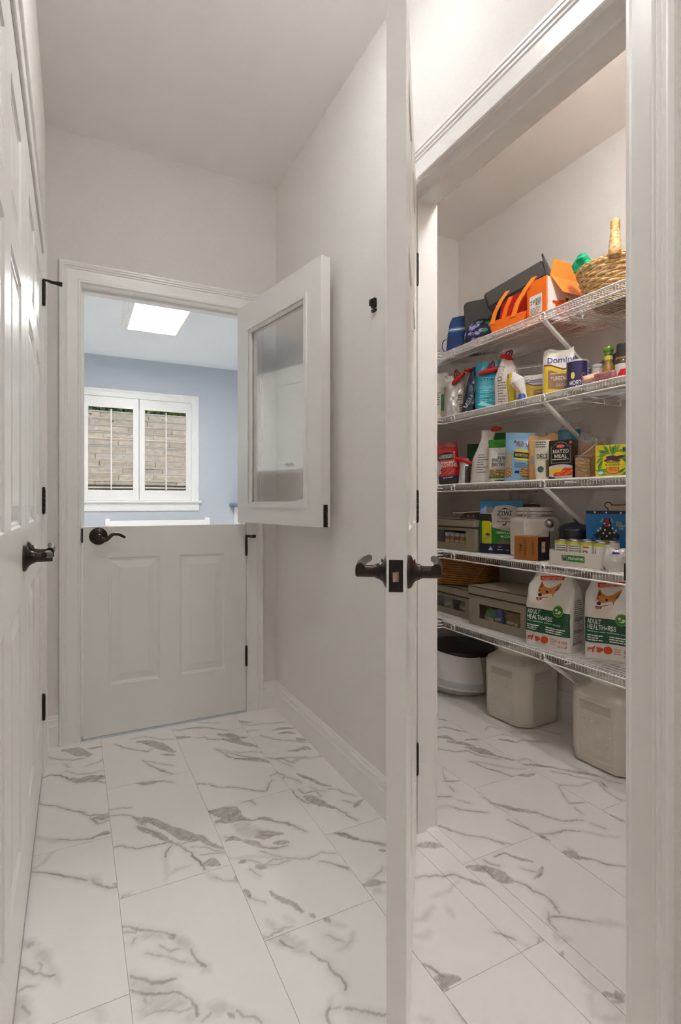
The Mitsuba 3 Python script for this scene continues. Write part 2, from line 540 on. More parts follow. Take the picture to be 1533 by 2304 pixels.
def tile_colour(x, y, key, seed):
    base = np.array(C(232, 230, 227)); patch = np.array(C(166, 160, 156)); line = np.array(C(112, 104, 99))
    wx = x + 0.020 * (fb(x, y, 14, seed) - 0.5) + 0.012 * (fb(x, y, 60, seed + 5) - 0.5)
    wy = y + 0.020 * (fb(x, y, 14, seed + 9) - 0.5) + 0.012 * (fb(x, y, 60, seed + 13) - 0.5)
    wx, wy = wx + 0.005 * (fb(x, y, 170, seed + 51, 2) - 0.5), wy + 0.007 * (fb(x, y, 170, seed + 57, 2) - 0.5)
    streak = meshkit.fbm(np.stack([(x + 0.3 * y) * 45, (y - 0.4 * x) * 120, np.full_like(x, 0.2)], -1), 3, seed + 3)
    pt, ln = np.zeros_like(x), np.zeros_like(x)
    for kd, w, q in by_tile.get(key, []):
        r = w * (0.42 if kd == 'L' else 0.95); n = len(q) - 1; D = np.full_like(x, 9.0); U = np.zeros_like(x)
        for i in range(n):
            a, b = q[i], q[i + 1]; ab = b - a; t = np.clip(((wx - a[0]) * ab[0] + (wy - a[1]) * ab[1]) / max(ab @ ab, 1e-9), 0, 1)
            d = np.hypot(wx - a[0] - t * ab[0], wy - a[1] - t * ab[1]); m = d < D
            D = np.where(m, d, D); U = np.where(m, (i + t) / n, U)
        taper = (0.4 if kd == 'L' else 0.25) + 0.85 * np.sin(np.pi * np.clip(U, 0.04, 0.96)) ** .7; d = D - r * taper
        if kd == 'L':
            v = np.clip(1 - (d + 0.0006) / 0.0035, 0, 1) * (0.1 + 1.15 * fb(x, y, 22, seed + 21)); ln = np.maximum(ln, np.clip(v, 0, 1) * (0.8 if w > 0.0035 else 0.55))
            pt = np.maximum(pt, 0.22 * np.clip(1 - d / 0.018, 0, 1))
        else:
            soft = 0.005 if kd == 'P' else 0.022; g = 0.85 if kd == 'P' else 0.45
            pt = np.maximum(pt, np.clip(0.5 - d / soft, 0, 1) * g * (0.42 + 0.95 * streak))
            if kd == 'P':
                cr = np.clip(1 - np.abs(meshkit.fbm(np.stack([(wx + .3 * wy) * 28, (wy - .4 * wx) * 75, np.full_like(x, .7)], -1), 2, seed + 61) - .5) / .028, 0, 1)
                ln = np.maximum(ln, cr * np.clip(0.5 - d / soft, 0, 1) * .5)
            if kd == 'P': ln = np.maximum(ln, np.clip(1 - np.abs(d) / 0.0026, 0, 1) * 0.45 * np.clip(2.2 * fb(x, y, 18, seed + 31) - 0.5, 0, 1))
    cloud = np.clip(fb(x, y, 5, seed + 40) - 0.52, 0, 1) * 0.35
    col = base * (1 - 0.02 * (fb(x, y, 90, seed + 2)[..., None] - 0.5))
    pt = np.clip(np.maximum(pt, cloud * 0.4), 0, 1)[..., None]; ln = np.clip(ln, 0, 1)[..., None]
    col = col * (1 - pt) + patch * pt
    return col * (1 - ln) + line * ln


def tile_mesh(x0, x1, y0, y1, key, seed, step):
    g = 0.0009; x0 += g; x1 -= g; y0 += g; y1 -= g
    nx, ny = max(2, int((x1 - x0) / step)), max(2, int((y1 - y0) / step))
    X, Y = np.meshgrid(np.linspace(x0, x1, nx), np.linspace(y0, y1, ny))
    x, y = X.ravel(), Y.ravel(); i = np.arange(nx * ny).reshape(ny, nx)
    f = np.vstack([np.stack([i[:-1, :-1], i[:-1, 1:], i[1:, 1:]], -1).reshape(-1, 3), np.stack([i[:-1, :-1], i[1:, 1:], i[1:, :-1]], -1).reshape(-1, 3)])
    col = tile_colour(x, y, key, seed)
    ring = np.concatenate([i[0, :], i[1:, -1], i[-1, -2::-1], i[-2:0:-1, 0]])
    v = np.stack([x, y, np.zeros_like(x)], -1); low = v[ring].copy(); low[:, 2] = -0.008
    nv = len(v); m = len(ring); j = np.arange(m); k = (j + 1) % m
    sk = np.vstack([np.stack([ring[j], nv + j, nv + k], -1), np.stack([ring[j], nv + k, ring[k]], -1)])
    return trimesh.Trimesh(np.vstack([v, low]), np.vstack([f, sk]), process=False), np.vstack([col, col[ring] * 0.9])


for k in range(-1, 7):
    for n in range(-3, 3):
        x0, x1 = TX0 + k * TW, TX0 + (k + 1) * TW; y0 = row_y0(k) + n * TL; y1 = y0 + TL
        for ax0, ax1, ay0, ay1 in ((XL + 0.001, XR - 0.001, 0.3, YB - 0.001), (XR - 0.001, PX0 + 0.001, OY0 - 0.015, OY1 + 0.015), (PX0 + 0.001, PX1 - 0.001, 0.3, YB - 0.001)):
            a, b, c, d = max(x0, ax0), min(x1, ax1), max(y0, ay0), min(y1, ay1)
            if b - a < 0.012 or d - c < 0.012: continue
            seen = d > 0.75 and (b > 0 or d > 0.9)
            me, col = tile_mesh(a, b, c, d, (k, n), zlib.crc32(b'%d,%d' % (k, n)) % 9973, 0.0029 if seen else 0.02)
            kk = numbered('floor__tile'); scene[kk] = mikit.ply(me, 'mat_tile', smooth=False, color=col)

# ---- mouldings
CASING = [(0, 0), (0, .009), (.003, .012), (.009, .0125), (.012, .0095), (.017, .0095), (.052, .0125), (.0545, .016), (.059, .0145), (.062, .0145), (.065, .0185), (.070, .0175), (.073, .0175), (.076, .020), (.083, .020), (.085, .018), (.085, 0)]
def casing(h0, h1, zt, place, profile=CASING, bottom=0.0):
    """A mitred door casing round h0..h1; place(a, z, v) puts (along, height, off the wall) in the room."""
    path = [(h0, bottom, -1, 0), (h0, zt, -1, 1), (h1, zt, 1, 1), (h1, bottom, 1, 0)]
    n = len(profile); v = [place(a + sx * u, z + sz * u, t) for a, z, sx, sz in path for u, t in profile]; f = []
    for i in range(3):
        for j in range(n):
            k = (j + 1) % n; f += [[i * n + j, i * n + k, (i + 1) * n + k], [i * n + j, (i + 1) * n + k, (i + 1) * n + j]]
    m = trimesh.Trimesh(np.array(v), f, process=False); trimesh.repair.fix_normals(m); return m


struct('trim_1', casing(DX0 - 0.004, DX1 + 0.004, DZ + 0.004, lambda a, z, t: (a, YB - t, z)), TRIM, 'white moulded casing round the half-door doorway', smooth=25)
struct('trim_2', casing(OY0 - 0.004, OY1 + 0.004, OZ + 0.004, lambda a, z, t: (XR - t, a, z)), TRIM, 'white moulded casing round the pantry doorway', smooth=25)
struct('trim_3', casing(LY0 + 0.012, LY1 - 0.002, 2.040, lambda a, z, t: (XL + 0.72 * t, a, z)), TRIM, 'white moulded casing round the closet double doors', smooth=25)


def jamb(axis, c0, c1, h0, h1, zt, stop0, stop1):
    """Lining boards of a doorway with a door stop."""
    b = lambda p, q, z0, z1, u0=c0, u1=c1: bx(u0, u1, p, q, z0, z1) if axis == 'x' else bx(p, q, u0, u1, z0, z1)
    return cat(b(h0 - 0.02, h0, 0, zt + 0.02), b(h1, h1 + 0.02, 0, zt + 0.02), b(h0, h1, zt, zt + 0.02),
               b(h0, h0 + 0.011, 0, zt - 0.011, stop0, stop1), b(h1 - 0.011, h1, 0, zt - 0.011, stop0, stop1), b(h0, h1, zt - 0.011, zt, stop0, stop1))


JP = struct('trim_4', jamb('x', XR - 0.001, PX0 + 0.001, OY0, OY1, OZ, XR + 0.04, XR + 0.074), TRIM, 'white lining boards of the pantry doorway', smooth=False)
part(JP, 'strike_plate', cat(cbx(XR + 0.006, XR + 0.034, OY0, OY0 + 0.003, 0.90, 0.958, .001), cbx(XR - .004, XR + .008, OY0, OY0 + 0.004, 0.912, 0.945, .001)), BRONZE_D, label='dark bronze strike plate')
struct('trim_5', jamb('y', YB - 0.001, RY0 + 0.012, DX0, DX1, DZ, YB + 0.052, YB + 0.09), TRIM, 'white lining boards of the half-door doorway', smooth=False)
struct('trim_6', cat(bx(XL - .12, XL - .001, LY0 - .0, LY0 + .02, 0, 2.06), bx(XL - .12, XL - .001, LY1 - .008, LY1 + .01, 0, 2.06), bx(XL - .12, XL - .001, LY0, LY1, 2.043, 2.06)), TRIM, 'white lining boards of the closet doorway', smooth=False)
struct('trim_7', cat([casing(OY0 - 0.004, OY1 + 0.004, OZ + 0.004, lambda a, z, t: (PX0 + t, a, z))]), TRIM, 'white moulded casing on the pantry side of its doorway', smooth=25)

BASE = [(0, 0), (.014, 0), (.014, .090), (.0105, .0945), (.0105, .117), (.0065, .121), (.006, .131), (.002, .135), (0, .135)]
def base(p, q, nrm):
    """Baseboard from p to q (x, y), standing off the wall along nrm."""
    n = len(BASE); v = [(a[0] + nrm[0] * t, a[1] + nrm[1] * t, z) for a in (p, q) for t, z in BASE]; f = []
    for j in range(n):
        k = (j + 1) % n; f += [[j, k, n + k], [j, n + k, n + j]]
    for j in range(1, n - 1): f += [[0, j + 1, j], [n, n + j, n + j + 1]]
    m = trimesh.Trimesh(np.array(v), f, process=False); trimesh.repair.fix_normals(m); return m


struct('baseboard_right', cat(base((XR, OY1 + .09), (XR, YB), (-1, 0)), base((XR, HY0), (XR, OY0 - .09), (-1, 0))), TRIM, smooth=20)
struct('baseboard_back', cat(base((XL, YB), (DX0 - .09, YB), (0, -1)), base((DX1 + .09, YB), (XR, YB), (0, -1))), TRIM, smooth=20)
struct('baseboard_left', cat(base((XL, LY1 + .09), (XL, YB), (1, 0)), base((XL, HY0), (XL, LY0 - .09), (1, 0))), TRIM, smooth=20)
struct('baseboard_pantry', cat(base((PX1, PY0), (PX1, YB), (-1, 0)), base((PX0, YB), (PX1, YB), (0, -1)), base((PX0, OY1 + .09), (PX0, YB), (1, 0))), TRIM, smooth=20)


# ---- doors
def door_body(w, h, t, panels, z0=0.0):
    s = sbox(0, z0, w, z0 + h)
    for a, b, c, d in panels: s = s.difference(sbox(a, c, b, d))
    m = stand(extr(s, t)); m.apply_translation((0, t, 0)); return m    # y 0 (front) .. t (back)


def raised(a, b, c, d, t, field=0.0):
    """A raised panel filling a..b, c..d, the same on both faces of a door t thick."""
    rings = [(0, 0.0), (.004, .0045), (.009, .0055), (.012, .0085), (.016, .0085), (.046, .0025), (.048, .0016)]
    v, f = [], []
    for side in (0, 1):
        o = len(v)
        for i, dy in rings:
            y = dy if side == 0 else t - dy
            v += [(a + i, y, c + i), (b - i, y, c + i), (b - i, y, d - i), (a + i, y, d - i)]
        for r in range(len(rings) - 1):
            for j in range(4):
                k = (j + 1) % 4; p, q, s_, u = o + r * 4 + j, o + r * 4 + k, o + r * 4 + 4 + k, o + r * 4 + 4 + j
                f += [[p, q, s_], [p, s_, u]] if side == 0 else [[p, s_, q], [p, u, s_]]
        e = o + (len(rings) - 1) * 4; f += [[e, e + 1, e + 2], [e, e + 2, e + 3]] if side == 0 else [[e, e + 2, e + 1], [e, e + 3, e + 2]]
    return trimesh.Trimesh(np.array(v, float), f, process=False)


def lever(t, x, z, y, out, arm, name='lever_handle', wave=True, r=0.0335):
    """A lever on a door face at (x, z); out = -1 towards -y (front) or +1; arm = +1 or -1 along x."""
    k = numbered(t + '__' + name); FRAME[k] = FRAME[t]; labels[k] = {'label': 'dark bronze lever handle'}
    flip = np.diag([1, out * -1.0, 1, 1]); at = np.eye(4); at[:3, 3] = (x, y, z)
    def put(m):
        m = moved(m, flip, at); trimesh.repair.fix_normals(m); return m
    ros = lathe([(0, .001), (r, .001), (r, .004), (r * .92, .007), (r * .62, .012), (.0155, .018), (.0145, .023), (0, .023)], 32, ax='-y')
    part(k, 'rosette', put(ros), BRONZE)
    sh = lathe([(.0128, .020), (.0128, .026), (.0115, .027), (.0115, .060), (.0105, .063), (0, .063)], 24, ax='-y')
    part(k, 'shank', put(sh), BRONZE)
    s = np.linspace(0, 1, 22)
    if wave:
        px = arm * (0.0 + 0.108 * s); pz = -0.004 - 0.010 * np.sin(np.pi * np.clip(s * 2.1, 0, 1)) + 0.017 * np.sin(np.pi * np.clip(s * 1.25 - .30, 0, 1)) ** 1.3 - .004 * s
        rr = 0.0078 - 0.0035 * s
    else:
        px = arm * (-.012 + 0.116 * s); pz = 0.010 - 0.004 * np.cos(s * 3); rr = 0.0095 - 0.003 * s
    py = -(0.053 + 0.006 * np.sin(np.pi * s) - .004 * s)
    part(k, 'arm', put(tube(np.stack([px, py, pz], -1), rr, 12, flat=1.25 if wave else 1.1)), BRONZE)
    if wave: part(k, 'hub', put(moved(ball((0, -.056, -.002), (.0135, .009, .0145), 2))), BRONZE)
    part(k, 'keyhole', put(lathe([(0, .012), (.0035, .012), (.0035, .0145), (0, .0145)], 12, (0, 0, .020), '-y')), BRONZE_D)
    return k


def hinge(t, p, h=0.089, stop=None, leafdir=None):
    """A butt hinge with its barrel at p (local x, y, z centre)."""
    k = numbered(t + '__hinge'); FRAME[k] = FRAME[t]; labels[k] = {'label': 'dark bronze hinge'}
    x, y, z = p
    part(k, 'barrel', cat(*[lathe([(0, -.0085), (.0062, -.0085), (.0062, .0085), (0, .0085)], 14, (x, y, z + i * .0178)) for i in range(-2, 3)], ball((x, y, z + .0475), .0058, 1), ball((x, y, z - .0475), .0058, 1)), BRONZE_D)
    if leafdir: part(k, 'leaf', cbx(*sorted((x, x + leafdir[0])), *sorted((y + .004, y + .0065)), z - h / 2, z + h / 2, .0006), BRONZE_D)
    if stop:
        s = part(k, 'door_stop', cat(tube([(x, y, z + .05), (x + stop[0] * .35, y + stop[1] * .35, z + .05), (x + stop[0] * .75, y + stop[1] * .75, z + .05)], .0034, 8),
                                     tube([(x, y, z + .050), (x + stop[0] * .3, y + stop[1] * .2 - .012, z + .043), (x + stop[0] * .7, y + stop[1] * .7 - .008, z + .043)], .003, 8),
                                     tube([(x + stop[0] * .72, y + stop[1] * .72, z + .048), (x + stop[0], y + stop[1], z + .048)], [.0075, .009], 10)), BRONZE_D)
    return k


# closet doors in the left wall: local x runs along +y of the hall, seen from the hall (front = +x side)
def left_frame(y): return np.array([[0, -1, 0, XL + 0.0005], [1, 0, 0, y], [0, 0, 1, 0], [0, 0, 0, 1.0]])
W1 = 0.794
SIX = lambda w: [(a, b, c, d) for a, b in ((.112, w / 2 - .053), (w / 2 + .053, w - .112)) for c, d in ((.235, .825), (1.005, 1.575), (1.655, 1.915))]
dl = struct('door_1', None, None, 'white six-panel closet door beside the camera', mat=left_frame(0.775))
dm = struct('door_2', None, None, 'white six-panel closet door hinged next to the back wall', mat=left_frame(0.775 + W1 + 0.003))
for d, hx in ((dl, 0), (dm, 1)):
    part(d, 'slab', door_body(W1, 2.02, 0.035, SIX(W1), 0.012), DOORW, smooth=False)
    for q in SIX(W1): part(d, 'panel', raised(*q, 0.035), DOORW, smooth=False)
# left_frame maps local y to -x, so the hall side is the local front (y = 0)
lever(dl, W1 - 0.055, 0.925, 0.0, -1, -1, wave=False)
lever(dm, 0.058, 0.925, 0.0, -1, 1, wave=False)
for i, z in enumerate((1.885, 1.07, 0.262)): hinge(dm, (W1 + .0045, -.0055, z), stop=(.018, -.062) if i == 0 else None, leafdir=(-.012, 0))
part(dl, 'ball_catch', cbx(W1 - .16, W1 - .125, .001, .024, 2.0315, 2.0365, .001), BRONZE_D, label='dark ball catch')
part(dm, 'ball_catch', cbx(.16, .195, .001, .024, 2.0315, 2.0365, .001), BRONZE_D, label='dark ball catch')

# the half door: lower leaf shut, upper leaf folded open into the hall
HW = DX1 - DX0 - 0.008
flow = frame_for(DX0 + 0.005, YB - 0.012, 0, 0.0)
dlo = struct('door_3', None, None, 'white lower leaf of the half door, shut, with two raised panels', mat=flow)
PL = [(.105, .325, .235, .812), (.415, .635, .235, .812)]
part(dlo, 'slab', door_body(HW, 0.942, 0.044, PL, 0.012), DOORW, smooth=False)
for q in PL: part(dlo, 'panel', raised(*q, 0.044), DOORW, smooth=False)
lever(dlo, 0.062, 0.912, 0.0, -1, 1, r=0.038)
for i, z in enumerate((0.846, 0.287)): hinge(dlo, (HW + .0035, -.004, z), stop=(.03, -.045) if i == 0 else None)
part(dlo, 'strike_plate', cbx(-.0065, -.0005, -.006, .03, .885, .948, .001), BRONZE_D, label='dark bronze strike plate')
solo('gap_light_strip', cat(bx(DX0 + .004, DX1 - .004, YB - .010, YB + .026, 0.0005, .010)), M((200, 208, 216), .25, .5, .8), 'pale strip coloured as light in the gap under the half door', 'light strip')  # pale strip stands in for room light shining under the door

UA = 9.6    # degrees past square that the upper leaf stands open
def upper_frame():
    hx, hy = DX1 - .004, YB - .022
    a = math.radians(UA); ux, uy = math.sin(a), -math.cos(a)           # along the leaf, hinge to free edge
    nx, ny = math.cos(a), math.sin(a)                                   # through the leaf, room face to hall face
    ox, oy = hx - .046 * nx, hy - .046 * ny
    return np.array([[ux, nx, 0, ox], [uy, ny, 0, oy], [0, 0, 1, 0], [0, 0, 0, 1.0]])
du = struct('door_4', None, None, 'white upper leaf of the half door, open, with one glass pane', mat=upper_frame())
U0, U1, UT = 0.966, 2.022, 0.044
GL = (.112, HW - .112, U0 + .085, U1 - .125)
part(du, 'frame', door_body(HW, U1 - U0, UT, [GL], U0), DOORW, smooth=False)
def bead(y0, y1, w=.016):
    a, b, c, d = GL; return stand(extr(sbox(a, c, b, d).difference(sbox(a + w, c + w, b - w, d - w)), y1 - y0)).apply_translation((0, y1, 0))
for y0, y1 in ((.0025, .017), (.027, UT - .0025)):
    kb = part(du, 'glazing_bead', bead(y0, y1), DOORW, smooth=False)
def beadlip(y0, y1):
    a, b, c, d = GL; o = .012; return stand(extr(sbox(a - o, c - o, b + o, d + o).difference(sbox(a + .006, c + .006, b - .006, d - .006)), y1 - y0)).apply_translation((0, y1, 0))
part(du, 'glazing_moulding', beadlip(-.006, 0), DOORW, smooth=False)
part(du, 'glazing_moulding', beadlip(UT, UT + .006), DOORW, smooth=False)
a, b, c, d = GL
part(du, 'pane', trimesh.Trimesh([(a + .01, .0195, c + .01), (b - .01, .0195, c + .01), (b - .01, .0195, d - .01), (a + .01, .0195, d - .01), (a + .01, .0245, c + .01), (b - .01, .0245, c + .01), (b - .01, .0245, d - .01), (a + .01, .0245, d - .01)], [[0, 1, 2], [0, 2, 3], [4, 5, 6], [4, 6, 7]], process=False), 'mat_pane', smooth=False)
part(du, 'bolt_plate', cbx(HW - .001, HW + .002, UT * .28, UT * .72, U0, U0 + .088, .0006), BRONZE_D, label='dark bronze bolt plate')
part(du, 'bolt_plate', cbx(HW - .001, HW + .004, UT * .42, UT * .58, U0 + .04, U0 + .06, .0006), BRONZE_D)
for z in (1.20, 1.85): hinge(du, (-.003, UT + .004, z))

# the pantry door, swung out into the hall
PD = OY1 - OY0 - .008
def pantry_frame():
    a = math.radians(36.3); ux, uy = -math.sin(a), -math.cos(a)
    hx, hy = XR - .006 + .041 * math.cos(a) - .006 * math.sin(a), OY1 + .002 - .041 * math.sin(a) - .006 * math.cos(a)   # pivots about its hinge pins
    nx, ny = math.cos(a), -math.sin(a)                                  # from the left (hall) face to the right face
    return np.array([[ux, nx, 0, hx - .035 * nx], [uy, ny, 0, hy - .035 * ny], [0, 0, 1, 0], [0, 0, 0, 1.0]])
dp = struct('door_5', None, None, 'white six-panel pantry door standing open, edge towards the camera', mat=pantry_frame())
part(dp, 'slab', door_body(PD, 2.02, 0.035, SIX(PD), 0.012), DOORW, smooth=False)
for q in SIX(PD): part(dp, 'panel', raised(*q, 0.035), DOORW, smooth=False)
lever(dp, PD - .062, 0.931, 0.0, -1, -1, wave=False, r=.0315)
lever(dp, PD - .062, 0.931, 0.035, 1, -1, wave=False, r=.0315)
kl = part(dp, 'latch_plate', cbx(PD - .001, PD + .0012, .0045, .0295, 0.931 - .0285, 0.931 + .0285, .0006), BRONZE_D, label='dark bronze latch plate')
part(kl, 'latch_bolt', hull([(PD, .011, .921), (PD, .023, .921), (PD, .011, .939), (PD, .023, .939), (PD + .010, .012, .922), (PD + .010, .016, .922), (PD + .010, .012, .938), (PD + .010, .016, .938)]), LATCH, label='brass latch bolt')
part(kl, 'screw', cat(lathe([(0, 0), (.003, 0), (.003, .0016), (0, .0016)], 12, (PD + .0006, .017, .910), 'x'), lathe([(0, 0), (.003, 0), (.003, .0016), (0, .0016)], 12, (PD + .0006, .017, .952), 'x')), M((20, 18, 17), .5))
for z in (1.80, 1.05, .25): hinge(dp, (-.005, .036, z))
solo('wall_door_stop', cat(cbx(.0, .012, -.012, .012, -.016, .016, .002), bx(.012, .02, -.008, .008, -.010, .010), bx(0, .01, -.011, .011, -.030, -.022)), BRONZE_D, 'small dark door catch on the wall beside the open pantry door', 'door catch',
     mat=np.array([[-1, 0, 0, XR], [0, -1, 0, 1.600], [0, 0, 1, 1.76], [0, 0, 0, 1.0]]))

# ================================================================ LAMPS OF THE HALL AND THE PANTRY (in the ceiling, above the frame)
def dome_light(x, y, power, label, r):
    """A flush ceiling light: a white ring and a glowing glass dome below it."""
    t = thing('ceiling_light', label, 'ceiling light', None, frame_for(x, y, ZC, 0))
    part(t, 'trim_ring', lathe([(r - .004, -.001), (r - .004, -.020), (r + .010, -.022), (r + .014, -.012), (r + .014, -.001)], 40), WHITE)
    k = numbered(t + '__dome'); a = np.linspace(0, np.pi / 2, 9)
    m = lathe([((r - .005) * math.sin(q), -.012 - (r * .62) * math.cos(q)) for q in a], 32); m.update_faces(m.area_faces > 1e-10)
    if (m.face_normals[:, 2] * m.area_faces).sum() > 0: m.invert()
    m.apply_translation((x, y, ZC))
    scene[k] = mikit.ply(m, M((250, 246, 238), .6), smooth=False, emitter={'type': 'area', 'radiance': {'type': 'rgb', 'value': [power, power * 1.0, power * 1.0]}})
dome_light(0.45, 1.22, HALL_LAMP * .82, 'flush dome ceiling light of the hall in front of the half door', .075)
dome_light(0.42, -0.35, HALL_LAMP, 'flush dome ceiling light of the hall behind the camera', .075)
dome_light(0.42, -1.75, HALL_LAMP * .6, 'flush dome ceiling light at the far end of the hall behind the camera', .075)
dome_light(1.42, 0.90, PANTRY_LAMP, 'flush dome ceiling light of the pantry', .12)

# ================================================================ THE ROOM BEYOND THE HALF DOOR
struct('wall_room_front', wall_with_hole('y', RY0, RY0 + .012, RX0, RX1, ZC, DX0 - 0.02, DX1 + 0.02, DZ + 0.02), BLUE, smooth=False)
WX0, WX1, WZ0, WZ1 = 0.075, 1.245, 1.09, 2.245            # window opening in the far wall
struct('wall_room_back', wall_with_hole('y', RY1, RY1 + .14, RX0, RX1, ZC, WX0, WX1, WZ1, WZ0), BLUE, smooth=False)
struct('wall_room_left', bx(RX0 - .1, RX0, RY0, RY1, 0, ZC), BLUE, smooth=False)
struct('wall_room_right', bx(RX1, RX1 + .1, RY0, RY1, 0, ZC), BLUE, smooth=False)
struct('ceiling_room', bx(RX0 - .1, RX1 + .1, RY0, RY1 + .14, ZC, ZC + .06), M((236, 240, 242), .85, .15), smooth=False)
struct('floor_room', bx(RX0 - .1, RX1 + .1, YB + .12, RY1 + .14, -.05, -.0005), M((214, 212, 208), .4, .4), smooth=False)
struct('baseboard_room', base((RX0, RY1), (RX1, RY1), (0, -1)), TRIM, smooth=20)

win = struct('window_1', None, None, 'white framed window with plantation shutters in the blue wall')
part(win, 'casing', casing(WX0 + .0, WX1 - .0, WZ1, lambda a, z, t: (a, RY1 - t, z), bottom=WZ0), WHITE, smooth=25)
part(win, 'sill', cbx(WX0 - .115, WX1 + .115, RY1 - .045, RY1 + .01, WZ0 - .028, WZ0, .004), WHITE)
part(win, 'apron', cat(cbx(WX0 - .09, WX1 + .09, RY1 - .016, RY1, WZ0 - .12, WZ0 - .028, .003), cbx(WX0 - .09, WX1 + .09, RY1 - .024, RY1, WZ0 - .05, WZ0 - .028, .003)), WHITE)
part(win, 'sash', cat(bx(WX0, WX1, RY1 + .09, RY1 + .13, WZ0, WZ0 + .04), bx(WX0, WX1, RY1 + .09, RY1 + .13, WZ1 - .04, WZ1), bx(WX0, WX0 + .035, RY1 + .09, RY1 + .13, WZ0, WZ1), bx(WX1 - .035, WX1, RY1 + .09, RY1 + .13, WZ0, WZ1),
                      bx((WX0 + WX1) / 2 - .025, (WX0 + WX1) / 2 + .025, RY1 + .09, RY1 + .13, WZ0, WZ1)), WHITE, smooth=False)
part(win, 'pane', trimesh.Trimesh([(WX0 + .03, RY1 + .11, WZ0 + .03), (WX1 - .03, RY1 + .11, WZ0 + .03), (WX1 - .03, RY1 + .11, WZ1 - .03), (WX0 + .03, RY1 + .11, WZ1 - .03)], [[0, 1, 2], [0, 2, 3]], process=False), 'mat_pane', smooth=False)
mid = (WX0 + WX1) / 2
for s0, s1, nm in ((WX0 + .003, mid - .004, 'left'), (mid + .004, WX1 - .003, 'right')):
    t = thing('window_shutter', 'white plantation shutter filling the %s half of the far window' % nm, 'shutter', 'plantation shutters of the far window')
    st, tr, br = .058, .12, .118
    ring = sbox(s0, WZ0 + .002, s1, WZ1 - .003).difference(sbox(s0 + st, WZ0 + br, s1 - st, WZ1 - tr))
    fr = stand(extr(ring, .028)); fr.apply_translation((0, RY1 + .020, 0)); part(t, 'frame', fr, WHITE, smooth=False)
    z0, z1 = WZ0 + br, WZ1 - tr; n = 12; pitch = (z1 - z0) / n
    for i in range(n):
        e = np.linspace(0, 2 * np.pi, 13)[:-1]
        pr = Polygon(np.stack([.032 * np.cos(e), .0048 * np.sin(e)], -1))
        lv = extr(pr, s1 - s0 - 2 * st - .004); lv = moved(lv, rot((0, 0, 1), -12), np.array([[0, 0, 1, s0 + st + .002], [1, 0, 0, RY1 + .006], [0, 1, 0, z0 + (i + .5) * pitch - .012], [0, 0, 0, 1.0]]))
        part(t, 'louver', lv, WHITE, smooth=40)
    part(t, 'tilt_rod', cbx((s0 + s1) / 2 - .006, (s0 + s1) / 2 + .006, RY1 - .036, RY1 - .026, z0 + .004, z1 - .02, .002), WHITE)
    for z in (WZ0 + .18, (WZ0 + WZ1) / 2, WZ1 - .18):
        xh = s0 if nm == 'left' else s1
        part(t, 'hinge', cbx(xh - .006, xh + .006, RY1 - .012, RY1 - .004, z - .03, z + .03, .002), WHITE)

rl = thing('ceiling_fixture', 'rectangular ceiling light with a stepped white frame in the room beyond', 'ceiling light')
fx0, fx1, fy0, fy1 = .365, .905, 3.95, 5.16
def tray_ring(o0, o1, z0, z1): return extr(sbox(fx0 - o0, fy0 - o0, fx1 + o0, fy1 + o0).difference(sbox(fx0 + o1, fy0 + o1, fx1 - o1, fy1 - o1)), z1 - z0, z0)
part(rl, 'frame', cat(tray_ring(0, .075, ZC - .03, ZC - .001), tray_ring(-.014, .068, ZC - .055, ZC - .03), tray_ring(-.030, .062, ZC - .078, ZC - .055)), WHITE, smooth=False)
dk = part(rl, 'diffuser', bx(fx0 + .07, fx1 - .07, fy0 + .07, fy1 - .07, ZC - .02, ZC - .012), M((250, 248, 244), .6), smooth=False)
pm = trimesh.Trimesh([(fx0 + .062, fy0 + .062, ZC - .070), (fx0 + .062, fy1 - .062, ZC - .070), (fx1 - .062, fy1 - .062, ZC - .070), (fx1 - .062, fy0 + .062, ZC - .070)], [[0, 1, 2], [0, 2, 3]], process=False)
scene[dk] = mikit.ply(pm, M((250, 248, 244), .6), smooth=False, emitter={'type': 'area', 'radiance': {'type': 'rgb', 'value': [ROOM_LAMP, ROOM_LAMP * .97, ROOM_LAMP * .93]}})

bn = thing('white_bench', 'white bench back below the shuttered window', 'bench')
part(bn, 'back_rail', cbx(.33, 1.36, RY1 - .25, RY1 - .22, .60, .868, .004), WHITE)
for x in (.295, 1.36): part(bn, 'post', cbx(x, x + .045, RY1 - .27, RY1 - .2, 0, .892, .004), WHITE)
part(bn, 'seat', cbx(.30, 1.40, RY1 - .68, RY1 - .24, .42, .455, .006), WHITE)
for x in (.295, 1.36): part(bn, 'leg', cbx(x, x + .045, RY1 - .67, RY1 - .61, 0, .42, .004), WHITE)
ct = thing('counter_cabinet', 'white cabinet with slate blue worktop, mostly hidden behind the open upper leaf', 'cabinet')
part(ct, 'worktop', cbx(1.70, 2.6, RY1 - .62, RY1 - .01, 1.02, 1.055, .004), M((96, 122, 146), .4), label='slate blue worktop')
part(ct, 'body', cbx(1.76, 2.58, RY1 - .60, RY1 - .01, .0, 1.02, .004), WHITE)
part(ct, 'door', cbx(1.78, 2.16, RY1 - .616, RY1 - .60, .10, .98, .004), WHITE)
part(ct, 'door', cbx(2.18, 2.56, RY1 - .616, RY1 - .60, .10, .98, .004), WHITE)

